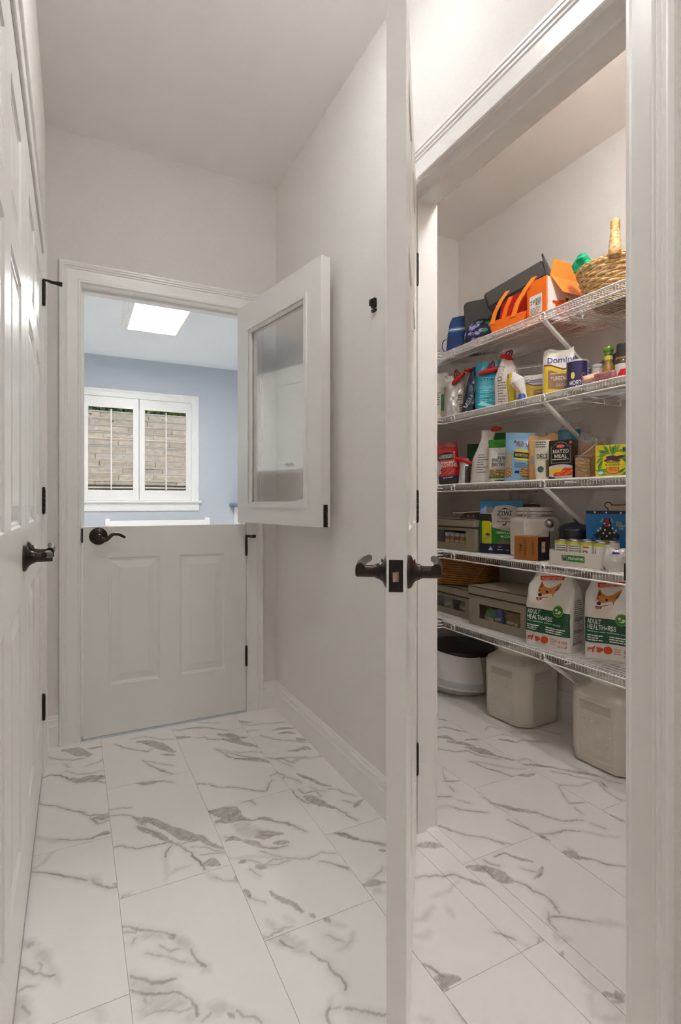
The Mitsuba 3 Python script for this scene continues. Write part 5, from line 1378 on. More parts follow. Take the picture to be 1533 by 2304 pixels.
patch(t, 'fish_picture', unary_union([ell(-.01 + .011 * i, .02 + .006 * (i % 3), .006, .004) for i in range(6)]), F0, M((232, 112, 50), .4), 3)
patch(t, 'lemon_picture', unary_union([affinity.rotate(ell(-.010, .036, .017, .009), 12), affinity.rotate(ell(-.034, .032, .014, .011), 20)]), F0, M((238, 190, 58), .4), 4, 'lemon slices')
patch(t, 'corner_print', poly((-.048, .002), (-.01, .002), (-.048, .012)), F0, M((40, 34, 32), .4), 3)
t = thing('grain_container', 'clear box of pale grains beside the matzo meal box', 'container', None, place(1.842, 1.474, 'S3', 52))
part(t, 'grains', cbx(-.027, .027, .001, .05, .001, .083, .001), GRAIN, smooth=False)
part(t, 'shell', cbx(-.028, .028, 0, .051, 0, .095, .001), 'mat_film', smooth=False)
t = thing('brown_carton', 'plain brown cardboard carton behind the clear box of grains', 'box', None, place(1.925, 1.50, 'S3', 64))
KRAFT = fab('mat_kraft', (158, 112, 66), 260, .12, .75)
part(t, 'carton', cbx(-.05, .05, 0, .10, 0, .105, .0015), KRAFT, smooth=False)
part(t, 'open_flap', moved(cbx(-.05, .05, -.001, .001, 0, .045, .0005), trimesh.transformations.translation_matrix((0, .002, .104)), ), KRAFT, smooth=False)
for i, (lab, x, y, w, h, hd_, tl) in enumerate((('crumpled clear plastic bag propped behind the matzo meal box', 1.882, 1.508, .11, .19, 54, 14), ('clear zip bag at the back of the middle shelf with turquoise paper inside', 2.045, 1.735, .17, .262, 55, 0))):
    t = thing('clear_bag', lab, 'bag', None, place(x, y, 'S3', hd_) @ rot((0, 1, 0), tl))
    b = Bag(w, h, .05, 2.2, dp=((0, 1), (.5, .9), (.8, .3), (1, .05)), wr=.018, wf=17, seed=301 + i, topn=.08)
    part(t, 'film', b.mesh(31, 33), 'mat_film', smooth=25)
    if i: part(t, 'paper', moved(Bag(.10, .05, .03, 2.4, wr=.01, wf=30, seed=310).mesh(21, 17), trimesh.transformations.translation_matrix((.02, .010, .195))), M((46, 128, 150), .5), smooth=30, label='turquoise paper')
    else: part(t, 'fold', tube([b.at(u, v, -1, .002) for u, v in ((-.6, .45), (-.1, .62), (.35, .85), (.2, .95))], .0016, 5), M((226, 226, 224), .3), smooth=True)
t = thing('yellow_leaf_box', 'yellow box with green leaf print and orange badge, right end of the middle shelf', 'box', None, place(1.818, 1.322, 'S3', 57))
YW, YH = .118, .120
part(t, 'carton', cbx(-YW / 2, YW / 2, 0, .05, 0, YH, .0012), M((206, 196, 50), .4), smooth=False)
leafs = []; r_ = random.Random(4)
def leafp(x, z, L, wd, a): return affinity.rotate(Polygon([(x, z), (x + L * .4, z + wd), (x + L, z), (x + L * .4, z - wd)]), a, origin=(x, z)).buffer(.0006)
for x, z, L, a in ((-.05, .02, .05, 70), (-.055, .05, .04, 50), (-.052, .075, .045, 20), (-.05, .1, .04, -20), (-.03, .118, .04, -60), (-.01, .118, .05, -75), (.005, .085, .04, 62), (.012, .118, .03, -120), (.05, .1, .04, 190), (.055, .08, .035, 200), (.056, .03, .05, 110), (.03, .004, .05, 30), (-.02, .004, .045, 150), (-.046, .03, .05, -20), (.052, .055, .03, 150), (-.034, .0, .04, 110)):
    leafs.append(leafp(x, z, L, .0055, a))
clip_ = sbox(-YW / 2 + .001, .001, YW / 2 - .001, YH - .001)
patch(t, 'yellow_field', ell(0, .058, .036, .048), F0, M((228, 202, 34), .4), 0)
patch(t, 'leaf_art', unary_union(leafs).intersection(clip_), F0, M((88, 138, 44), .4), 1, 'green leaf print')
patch(t, 'leaf_art', unary_union([leafp(x, z, .028, .003, a) for x, z, a in ((-.05, .035, 60), (-.045, .09, 10), (.0, .112, -80), (.052, .04, 120), (.02, .012, 40))]).intersection(clip_), F0, M((44, 92, 40), .4), 2)
patch(t, 'dark_flower', unary_union([affinity.rotate(ell(x, z, .017, .0045), a) for x, z, a in ((-.006, .074, 5), (.012, .070, -8), (-.004, .066, -10), (.010, .062, -12), (-.014, .064, 20), (.022, .073, 10))]), F0, M((66, 40, 66), .4), 3)
text(t, 'Gourmet', 0, .050, .011, F0, M((78, 78, 26), .4), 2, True, wid=.045)
text(t, 'BLACK BEANS', 0, .040, .007, F0, M((108, 88, 30), .4), 2, True, wid=.052)
bd = sbox(-.022, .018, .022, .034).union(ell(0, .022, .022, .014))
patch(t, 'badge', bd, F0, M((150, 92, 26), .4), 3); patch(t, 'badge', bd.buffer(-.0025), F0, M((228, 146, 54), .4), 4, 'orange badge')
text(t, 'REAL', 0, .022, .008, F0, M((150, 84, 24), .4), 5, True, wid=.028)
patch(t, 'corner_badge', sbox(.034, .092, .054, .108), F0, M((44, 66, 90), .4), 3)
patch(t, 'corner_badge', ell(-.040, .014, .009, .006), F0, M((206, 204, 214), .4), 3)

# ================================================================ SECOND SHELF FROM THE BOTTOM
LIN = fab('mat_linen', (150, 142, 126), 1100, .22, .85); LIN_D = fab('mat_linen_trim', (70, 62, 52), 900, .2, .8)
def lidded_bin(name, label, M4, w, d, h, win, group='beige lidded storage bins', lid_dz=.0, contents=None):
    t = thing(name, label, 'storage box', group, M4)
    sides = extr(sbox(-w / 2, 0, w / 2, d), h - .045, .0)
    x0, x1, z0, z1 = win
    body = stand(extr(sbox(-w / 2, 0, w / 2, h - .04).difference(sbox(x0, z0, x1, z1)), .004)).apply_translation((0, .004, 0))
    shell = cat(body, bx(-w / 2, -w / 2 + .004, .004, d, 0, h - .04), bx(w / 2 - .004, w / 2, .004, d, 0, h - .04), bx(-w / 2, w / 2, d - .004, d, 0, h - .04), bx(-w / 2 + .004, w / 2 - .004, .004, d - .004, 0, .004))
    part(t, 'body', shell, LIN, smooth=False)
    part(t, 'lid', cat(cbx(-w / 2 - .006, w / 2 + .006, -.006, d + .004, h - .042, h, .006)), LIN, smooth=False)
    part(t, 'lid_edge', cat(bx(-w / 2 - .003, w / 2 + .003, -.003, d, h - .0465, h - .041), *[tube(e, .0018, 6) for e in ([(-w / 2 - .004, -.005, h - .001), (w / 2 + .004, -.005, h - .001), (w / 2 + .004, d, h - .001)], [(-w / 2 - .004, -.005, h - .001), (-w / 2 - .004, d, h - .001)])]), LIN_D, smooth=False, label='dark piping')
    part(t, 'window_trim', stand(extr(sbox(x0 - .006, z0 - .006, x1 + .006, z1 + .006).difference(sbox(x0 + .001, z0 + .001, x1 - .001, z1 - .001)), .0016)), LIN, smooth=False)
    part(t, 'window', trimesh.Trimesh([(x0, .003, z0), (x1, .003, z0), (x1, .003, z1), (x0, .003, z1)], [[0, 1, 2], [0, 2, 3]], process=False), 'mat_pane', smooth=False, label='clear window')
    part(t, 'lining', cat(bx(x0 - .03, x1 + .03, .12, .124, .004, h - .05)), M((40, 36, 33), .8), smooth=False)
    return t
B1 = place(1.815, 2.30, 'S4', 90)
lidded_bin('storage_bin', 'beige lidded storage bin with small jars behind its window, below the middle shelf', B1, .42, .28, .165, (-.165, .145, .035, .105))
for i in range(5):
    x = .125 - i * .042
    M4 = B1 @ trimesh.transformations.translation_matrix((x, .034, .0055))
    t = thing('spice_jar', 'small spice jar behind the window of the beige bin, %s' % ('rightmost', 'second from the right', 'third from the right', 'fourth from the right', 'leftmost')[i], 'jar', 'small jars in the beige bin', M4)
    part(t, 'body', lathe([(0, 0), (.016, 0), (.0175, .003), (.0175, .058), (.014, .064), (0, .064)], 18), M(((150, 112, 82), (176, 150, 104), (150, 84, 72), (166, 132, 86))[i % 4], .2, .6, coat=.6))
    part(t, 'lid', lathe([(.0165, .064), (.0175, .066), (.0175, .082), (.016, .084), (0, .084)], 18), M(((226, 226, 222), (196, 202, 204))[i % 2], .35))
    part(t, 'label', lathe([(.0178, .018), (.0179, .019), (.0179, .044), (.0178, .045)], 18), M(((206, 176, 140), (210, 196, 150), (206, 196, 190), (196, 170, 120))[i % 4], .6))
t = thing('dark_pouch', 'dark patterned pouch with a bone-coloured tie lying on the beige storage bin', 'pouch', None, place(1.85, 2.175, SZ['S4'] + .168, 78))
b = Bag(.17, .026, .11, 3, wp=((0, 1), (1, .7)), dp=((0, 1), (1, .7)), wr=.006, wf=20, seed=331)
part(t, 'body', b.mesh(29, 13), M((66, 52, 46), .7), smooth=50)
part(t, 'tie', tube([(-.10, -.004, .028), (-.04, .0, .030), (.02, .01, .034), (.07, .02, .040)], [.004, .003, .003, .002], 7), M((188, 178, 156), .5), smooth=True)
for i in range(3): patch(t, 'triangle_print', poly((-.045 + i * .032, .012), (-.037 + i * .032, .012), (-.041 + i * .032, .020)), b, M((190, 184, 172), .6), 1)

t = thing('pet_food_bag', 'tall blue, green and yellow pet food bag with a pale grey label panel', 'bag', None, place(1.868, 1.975, 'S4', 58))
b = Bag(.215, .262, .085, 3.4, wp=((0, .95), (1, 1.0)), dp=((0, 1), (.5, 1), (.75, .65), (.9, .12), (1, .04)), wr=.005, wf=14, seed=341)
part(t, 'body', b.mesh(), M((40, 66, 44), .25, .5, coat=.5), smooth=50)
patch(t, 'blue_top', sbox(-.1055, .195, .1055, .261), b, M((44, 122, 176), .25, .5, coat=.4), 1, 'blue top band')
patch(t, 'snow_peak', poly((-.1055, .195), (-.02, .195), (-.05, .212), (-.075, .236), (-.09, .22), (-.1055, .215)), b, M((150, 178, 206), .3), 2)
patch(t, 'dark_hills', poly((-.104, .160), (.104, .160), (.104, .195), (-.104, .195)), b, M((44, 46, 34), .3), 1)
patch(t, 'yellow_meadow', poly((-.085, .046), (-.035, .046), (-.035, .150), (-.05, .160), (-.085, .160)), b, M((206, 200, 40), .3), 3, 'yellow meadow')
patch(t, 'green_field', poly((-.103, .045), (.103, .045), (.103, .16), (-.103, .16)), b, M((36, 118, 36), .3), 2)
patch(t, 'flower_meadow', unary_union([ell(-.08 + (i * 37 % 46) / 1000., .05 + (i * 53 % 46) / 1000., .0024, .0020, 8) for i in range(46)]), b, M((112, 150, 40), .4), 4)
patch(t, 'flower_meadow', unary_union([ell(-.08 + (i * 29 % 46) / 1000., .05 + (i * 41 % 42) / 1000., .0018, .0015, 8) for i in range(24)]), b, M((226, 206, 150), .4), 5)
patch(t, 'brown_animal', affinity.rotate(ell(-.052, .092, .012, .009), -30), b, M((112, 66, 44), .4), 5)
patch(t, 'round_seal', ell(-.050, .216, .020, .017), b, M((128, 128, 126), .3), 4)
lab = poly((-.026, .132), (.02, .120), (.05, .118), (.075, .122), (.084, .19), (.078, .226), (.03, .236), (-.022, .230), (-.036, .20))
patch(t, 'label_panel', lab.buffer(.004), b, M((206, 200, 196), .3), 4, 'pale grey label panel')
patch(t, 'mountain_mark', poly((.0, .216), (.024, .226), (.05, .216), (.028, .219)), b, INK, 5)
text(t, 'ZIWI', .024, .188, .023, b, INK, 5, True, wid=.072)
text(t, 'Peak', .022, .168, .014, b, INK, 5, wid=.05)
patch(t, 'dog_mark', unary_union([sbox(.018, .140, .034, .147), sbox(.018, .134, .021, .141), sbox(.031, .134, .034, .141), poly((.030, .145), (.040, .150), (.036, .155), (.030, .149))]), b, INK, 5)
patch(t, 'fine_print', unary_union([bars(-.01, .06, .160, 1, .01, .004, 34, .1), bars(-.005, .06, .128, 2, .006, .003, 35, .1)]), b, M((110, 106, 104), .4), 5)
text(t, 'TRIPE & LAMB', .032, .098, .010, b, M((226, 236, 220), .4), 4, True, wid=.09)
text(t, 'RECIPE', .034, .080, .010, b, M((226, 236, 220), .4), 4, True, wid=.05)
patch(t, 'grey_animal', poly((-.01, .05), (.07, .05), (.06, .066), (.04, .060), (.02, .072), (.0, .064)), b, M((112, 96, 82), .4), 4)
patch(t, 'navy_base', sbox(-.1015, .002, .1015, .048), b, M((30, 34, 62), .3), 5, 'navy base band')
patch(t, 'base_mark', unary_union([poly((-.052, .016), (-.028, .016), (-.040, .036)), ell(.005, .034, .007, .005).difference(ell(.005, .034, .005, .0035)), sbox(-.008, .018, .018, .021), sbox(.034, .018, .05, .021)]), b, M((176, 178, 196), .4), 6)
t = thing('clear_bowl', 'clear plastic bowl at the back above the pet food bag', 'bowl', None, frame_for(2.07, 2.02, SZ['S4'] + .2455, 50))
part(t, 'shell', lathe([(.03, .0), (.055, .012), (.068, .06), (.073, .062), (.074, .066)], 32), 'mat_film', smooth=40)
solo('brown_stand', cbx(-.06, .06, -.06, .06, 0, .243, .004), M((70, 58, 48), .7), 'dark brown box at the back holding up the clear plastic bowl', 'box', None, place(2.075, 2.00, 'S4', 60))

t = thing('ceramic_canister', 'white six-sided ceramic canister with a clamp lid and a spoon on its side', 'canister', None, place(1.80, 1.722, 'S4', 56) @ trimesh.transformations.translation_matrix((0, .165, 0)) @ np.diag([1.03, 1.03, 1.02, 1]))
CER = M((228, 224, 216), .18, .5, 0, coat=.6)
def hexring(rr, z, rd=.003):
    p = Polygon([(rr * math.cos(math.radians(a_)), rr * math.sin(math.radians(a_))) for a_ in range(-105 + 0, 255, 60)]).buffer(-rd).buffer(rd, 5); q = np.array(p.exterior.coords)[:-1]
    return np.column_stack([q, np.full(len(q), z)])
part(t, 'body', hull(np.vstack([hexring(.098, 0), hexring(.104, .008), hexring(.106, .155), hexring(.100, .172), hexring(.082, .182, .03)])), CER, smooth=25)
part(t, 'neck', lathe([(.072, .180), (.074, .184), (.074, .192), (.070, .195)], 40), STEEL)
part(t, 'lid', lathe([(0, .193), (.076, .193), (.078, .197), (.0775, .203), (.074, .206), (.078, .209), (.0785, .216), (.074, .222), (.06, .226), (0, .228)], 40), CER)
part(t, 'seal_ring', lathe([(.0755, .202), (.0775, .2035), (.0775, .207), (.0755, .2085)], 40), M((150, 146, 140), .4, .5, .4))
fa = math.radians(-45 - 60); fx, fy = math.cos(fa), math.sin(fa)
part(t, 'clamp', cat(tube([(.080 * fx - .010 * fy, .080 * fy + .010 * fx, .217), (.092 * fx - .008 * fy, .092 * fy + .008 * fx, .190), (.099 * fx, .099 * fy, .150)], .0022, 7), tube([(.080 * fx + .010 * fy, .080 * fy - .010 * fx, .217), (.092 * fx + .008 * fy, .092 * fy - .008 * fx, .190), (.099 * fx, .099 * fy, .150)], .0022, 7),
                         tube([(.0995 * fx + .008 * math.cos(q) * -fy, .0995 * fy + .008 * math.cos(q) * fx, .146 + .008 * math.sin(q)) for q in np.linspace(0, 2 * np.pi, 14)], .0026, 7, caps=False)), STEEL, smooth=True, label='wire clamp')
ga = math.radians(-45); gx, gy = math.cos(ga), math.sin(ga)
part(t, 'spoon_holder', moved(cbx(-.021, .021, -.014, .014, .118, .137, .004), rot((0, 0, 1), 45), trimesh.transformations.translation_matrix((.100 * gx, .100 * gy, 0))), CER, label='white spoon holder')
part(t, 'spoon', cat(ball((.106 * gx, .106 * gy, .153), (.020, .020, .021), 3), moved(cbx(-.005, .005, -.002, .002, .03, .135, .001), rot((0, 0, 1), 45), trimesh.transformations.translation_matrix((.104 * gx, .104 * gy, 0)))), STEEL, smooth=40, label='steel spoon')

t = thing('brown_black_box', 'small box with a brown front and a black side standing before the ceramic canister', 'box', None, place(1.763, 1.700, 'S4', 82))
part(t, 'carton', cbx(-.060, .060, 0, .084, 0, .103, .0012), M((150, 96, 44), .5), smooth=False)
text(t, 'THE', -.018, .052, .013, F0, M((70, 40, 28), .5), 1, True, turn=90, wid=.036)
text(t, 'CHEMISTRY', .004, .052, .013, F0, M((70, 40, 28), .5), 1, False, turn=90, wid=.084)
patch(t, 'fine_print', unary_union([sbox(.032, .020, .0345, .085), sbox(.040, .030, .042, .078)]), F0, M((90, 52, 30), .5), 1)
SB = Flat(0, np.array([[0, -1, 0, .060], [1, 0, 0, 0], [0, 0, 1, 0], [0, 0, 0, 1.0]]))
patch(t, 'black_side', sbox(.0012, .001, .083, .102), SB, M((36, 26, 26), .4), 0, 'black side')
patch(t, 'side_label', sbox(.026, .035, .052, .082), SB, M((206, 150, 130), .5), 1, 'pale pink label')
patch(t, 'side_label', sbox(.029, .041, .048, .074).buffer(-.002).buffer(.002), SB, M((216, 204, 190), .5), 2)
patch(t, 'side_mark', unary_union([sbox(.034, .046, .036, .068), sbox(.038, .050, .040, .066), sbox(.042, .046, .044, .070)]), SB, M((96, 92, 84), .5), 3)
patch(t, 'fine_print', unary_union([sbox(.064, .02, .0655, .09), sbox(.071, .018, .0725, .085)]), SB, M((84, 66, 64), .5), 1)

t = thing('navy_jar', 'dark navy enamel pot with a domed lid and knob behind the tins', 'pot', None, place(1.935, 1.585, 'S4', 55) @ trimesh.transformations.translation_matrix((0, .07, 0)))
NV = M((34, 40, 56), .14, .6, 0, coat=.8)
part(t, 'pot', lathe([(0, 0), (.066, 0), (.070, .004), (.072, .125), (.070, .128), (0, .128)], 44), NV)
part(t, 'lid', lathe([(.0755, .124), (.077, .128), (.0755, .134), (.070, .142), (.050, .156), (.02, .163), (0, .164)], 44), NV)
part(t, 'knob', lathe([(.006, .162), (.006, .168), (.0125, .171), (.0135, .180), (.010, .187), (0, .188)], 8), M((58, 84, 92), .25, .5))

TR = place(1.758, 1.440, 'S4', 84)
t = thing('can_tray', 'low pale cardboard tray holding small tins at the front of the shelf', 'tray', None, TR)
TRM = fab('mat_tray_card', (200, 194, 184), 300, .06, .7)
tw_, td_, th_ = .232, .145, .060
part(t, 'card', cat(bx(-tw_ / 2, tw_ / 2, 0, .0025, 0, th_ * .92), bx(-tw_ / 2, tw_ / 2, td_ - .0025, td_, 0, th_), bx(-tw_ / 2, -tw_ / 2 + .0025, .0, td_, 0, th_), bx(tw_ / 2 - .0025, tw_ / 2, 0, td_, 0, th_), bx(-tw_ / 2, tw_ / 2, 0, td_, 0, .0025)), TRM, smooth=False)
part(t, 'corner_tab', hull([(tw_ / 2 - .001, -.002, th_ * .55), (tw_ / 2 + .003, .004, th_ * .55), (tw_ / 2 - .004, -.003, th_ * 1.04), (tw_ / 2 + .003, .003, th_ * 1.08), (tw_ / 2 - .003, .003, th_ * 1.0)]), M((222, 218, 210), .6), smooth=False)
patch(t, 'logo_badge', sbox(-.034, .018, .040, .042), F0, M((52, 112, 40), .5), 1, 'green logo badge')
patch(t, 'logo_badge', sbox(-.060, .018, -.036, .042), F0, M((120, 132, 112), .5), 1)
patch(t, 'logo_mark', unary_union([poly((-.058, .040), (-.048, .020), (-.042, .024)), poly((-.046, .020), (-.038, .040), (-.040, .020))]), F0, M((36, 50, 34), .5), 2)
text(t, 'NutraDiet', .003, .0255, .0105, F0, M((214, 226, 206), .5), 2, True, wid=.066)
patch(t, 'crease', sbox(-.0005, .004, .0005, .054), F0, M((150, 144, 134), .7), 1)
canl = [('front row, leftmost', -.083, .036), ('front row, second from the left', -.026, .036), ('front row, with a dog picture', .031, .036), ('front row, rightmost', .086, .036), ('back row, leftmost', -.083, .108), ('back row, second from the left', -.026, .108), ('back row, third from the left', .031, .108), ('back row, rightmost', .086, .108)]
for i, (wh, x, y) in enumerate(canl):
    t = thing('food_tin', 'small white tin with yellow-green band in the tray, %s' % wh, 'tin', 'tins in the cardboard tray', TR @ trimesh.transformations.translation_matrix((x, y, .004)) @ rot((0, 0, 1), 26))
    r_c = .0275
    part(t, 'can', lathe([(0, 0), (r_c - .001, 0), (r_c, .002), (r_c, .090), (r_c - .0012, .0925), (0, .091)], 30), M((222, 218, 208), .35, .5), smooth=30)
    part(t, 'rim', lathe([(r_c - .002, .0905), (r_c + .0007, .092), (r_c + .0005, .0945), (r_c - .002, .095), (r_c - .003, .092), (0, .0915)], 30), STEEL, label='steel rim')
    if i < 4:
        Rc = Round(r_c, 0)
        patch(t, 'green_band', sbox(-.07, .080, .07, .0905), Rc, M((184, 190, 50), .35), 0, 'yellow-green band')
        if i < 2: patch(t, 'fine_print', unary_union([bars(-.018, .022, .076 - k * .009, 1, .01, .0038, 350 + 10 * i + k, .15) for k in range(6)]), Rc, M((96, 92, 92), .5), 1)
        elif i == 2:
            patch(t, 'orange_tag', sbox(-.016, .070, .006, .077), Rc, M((206, 92, 40), .5), 1)
            patch(t, 'dog_picture', unary_union([ell(-.008, .052, .007, .009), poly((-.016, .066), (-.012, .056), (-.017, .05)), poly((.0, .066), (-.004, .056), (.001, .05)), poly((-.016, .03), (-.002, .03), (-.006, .045), (-.012, .045))]), Rc, M((120, 110, 104), .5), 1)
            patch(t, 'dog_picture', ell(-.008, .050, .0045, .006), Rc, M((228, 224, 216), .5), 2)
        else: patch(t, 'fine_print', unary_union([sbox(-.022, .03 + k * .006, -.018, .034 + k * .006) for k in range(7)]), Rc, M((110, 108, 104), .5), 1)
t = thing('blue_card_box', 'bright blue gift box with a black polka-dotted figure printed on its front', 'box', None, place(1.935, 1.432, 'S4', 58))
part(t, 'carton', cbx(-.078, .078, 0, .05, 0, .218, .0012), M((28, 106, 166), .35), smooth=False)
patch(t, 'dark_top_band', sbox(-.0775, .205, .0775, .2175), F0, M((26, 30, 50), .4), 0)
patch(t, 'figure', unary_union([poly((-.020, .096), (.020, .096), (.017, .135), (.013, .16), (.008, .184), (-.008, .184), (-.013, .16), (-.017, .135)), poly((-.014, .140), (-.044, .118), (-.038, .106), (-.010, .124)), poly((.014, .140), (.044, .120), (.039, .106), (.010, .124))]).buffer(.003), F0, M((28, 22, 24), .4), 1, 'black printed figure')
patch(t, 'red_patch', poly((-.006, .186), (.006, .186), (.009, .158), (.004, .150), (.0, .156), (-.004, .149), (-.008, .158)), F0, M((150, 30, 50), .4), 2)
patch(t, 'yellow_base', poly((-.024, .088), (.024, .088), (.020, .098), (-.020, .098)), F0, M((196, 150, 50), .4), 2)
patch(t, 'white_dots', unary_union([ell(x, z, .0036, .0036, 12) for x, z in ((-.045, .211), (-.003, .210), (.050, .209), (-.010, .166), (.008, .160), (-.024, .146), (-.033, .137), (.020, .147), (.032, .138), (.026, .129), (-.008, .140), (-.014, .126), (.010, .127), (-.001, .115))]), F0, M((240, 240, 240), .4), 3, 'white dots')
patch(t, 'splash_marks', unary_union([affinity.rotate(ell(x, z, .006, .0014), a) for x, z, a in ((-.018, .178, 20), (-.021, .173, -5), (-.016, .183, 50), (.018, .178, -20), (.021, .172, 10), (.016, .184, -50))]), F0, M((150, 206, 226), .4), 2)
text(t, "I'm", .042, .165, .0085, F0, M((214, 226, 170), .4), 2, True, turn=-12)
text(t, "rootin'", .048, .154, .0085, F0, M((226, 226, 130), .4), 2, True, turn=-8, wid=.032)
text(t, 'YA!', .050, .142, .0085, F0, M((214, 226, 200), .4), 2, True, turn=-8)
t = thing('bone_card', 'tan bone-shaped card with a dark edge standing behind the blue gift box', 'card', None, place(2.01, 1.44, 'S4', 56))
bs_ = unary_union([sbox(-.034, .0, .042, .240), ell(-.034, .240, .012, .011), ell(.042, .240, .012, .011)])
part(t, 'card', stand(extr(bs_.buffer(.003), .004)).apply_translation((0, .004, 0)), M((40, 44, 56), .6), smooth=False)
patch(t, 'tan_face', bs_.buffer(-.001), F0, M((196, 168, 140), .6), 0, 'tan face')
t = thing('clear_wrapper', 'crumpled clear plastic wrapper at the right end beside the tray of tins', 'wrapper', None, place(1.752, 1.262, 'S4', 58))
b = Bag(.105, .088, .075, 2.4, wp=((0, .6), (.4, 1), (1, .75)), dp=((0, .8), (.4, 1), (1, .5)), wr=.022, wf=22, seed=371, topn=.15)
part(t, 'film', b.mesh(29, 25), M((196, 194, 190), .18, .6, .3, coat=.5), smooth=12)
patch(t, 'purple_print', poly((-.012, .066), (.014, .068), (.006, .08), (-.008, .078)), b, M((72, 60, 120), .4), 2)

# ================================================================ LOWEST SHELF
def wicker_fn(p, n, uv):
    a_ = dr.sin((p.z) * 420) * dr.sin((p.x + p.y) * 260); return mikit.mix(C(120, 78, 36), C(170, 116, 58), mikit.smoothstep(-.5, .6, a_) * .7 + .3 * mikit.noise(p.x * 50, p.y * 50, p.z * 220))
t = thing('woven_box', 'brown woven box standing on the left beige bin of the lowest shelf', 'box', None, place(1.935, 2.245, SZ['S5'] + .158, 62))
part(t, 'body', cbx(-.20, .08, 0, .2, 0, .155, .012), P('mat_wicker', wicker_fn, .6, .3, bump=lambda p, n, uv: dr.sin(p.z * 420) * dr.sin((p.x + p.y) * 260), bscale=.0012), smooth=False)
part(t, 'rib', cat([tube([(-.205 + 0 * i, -.003, .008 + i * .0125), (.083, -.003, .008 + i * .0125), (.084, .2, .008 + i * .0125)], .0042, 6) for i in range(12)]), M((150, 100, 50), .5), smooth=True, kind='stuff')
part(t, 'cord', tube([(-.012, -.008, .002), (.02, -.008, .05), (.062, -.008, .10), (.084, -.006, .15)], .0016, 5), M((186, 140, 84), .5), smooth=True)
BA = place(1.855, 2.335, 'S5', 90); BB = place(1.815, 1.935, 'S5', 87)
lidded_bin('storage_bin', 'beige lidded storage bin with foil packets behind its window, left on the lowest shelf', BA, .39, .27, .155, (-.15, .125, .032, .092))
lidded_bin('storage_bin', 'beige lidded storage bin with bright wrappers behind its window, beside the dog food bag', BB, .37, .28, .195, (-.115, .15, .040, .112))
r_ = random.Random(9)
for i, (M4, x, c, lab) in enumerate(((BA, -.06, (150, 150, 148), 'silver foil packet leaning inside the left beige bin of the lowest shelf'), (BA, .06, (128, 134, 120), 'grey green packet inside the left beige bin of the lowest shelf'), (BB, -.085, (62, 132, 76), 'green wrapped packet inside the right beige bin'), (BB, -.03, (52, 74, 150), 'blue wrapped packet inside the right beige bin'), (BB, .07, (128, 104, 74), 'brown packet inside the right beige bin'))):
    t = thing('wrapped_packet', lab, 'packet', None, M4 @ trimesh.transformations.translation_matrix((x, .03, .006)) @ rot((0, 1, 0), (-18, 14, 10, -12, 3)[i]))
    b = Bag(.075 if i != 4 else .12, .085, .04, 2.4, wr=.010, wf=26, seed=381 + i, dp=((0, 1), (.6, .8), (1, .1)))
    part(t, 'body', b.mesh(21, 19), M(c, .25, .5, .2 if i < 2 else 0), smooth=25)
    patch(t, 'pale_stripe', sbox(-.03, .03, .03, .045), b, M((196, 196, 180), .4), 1)

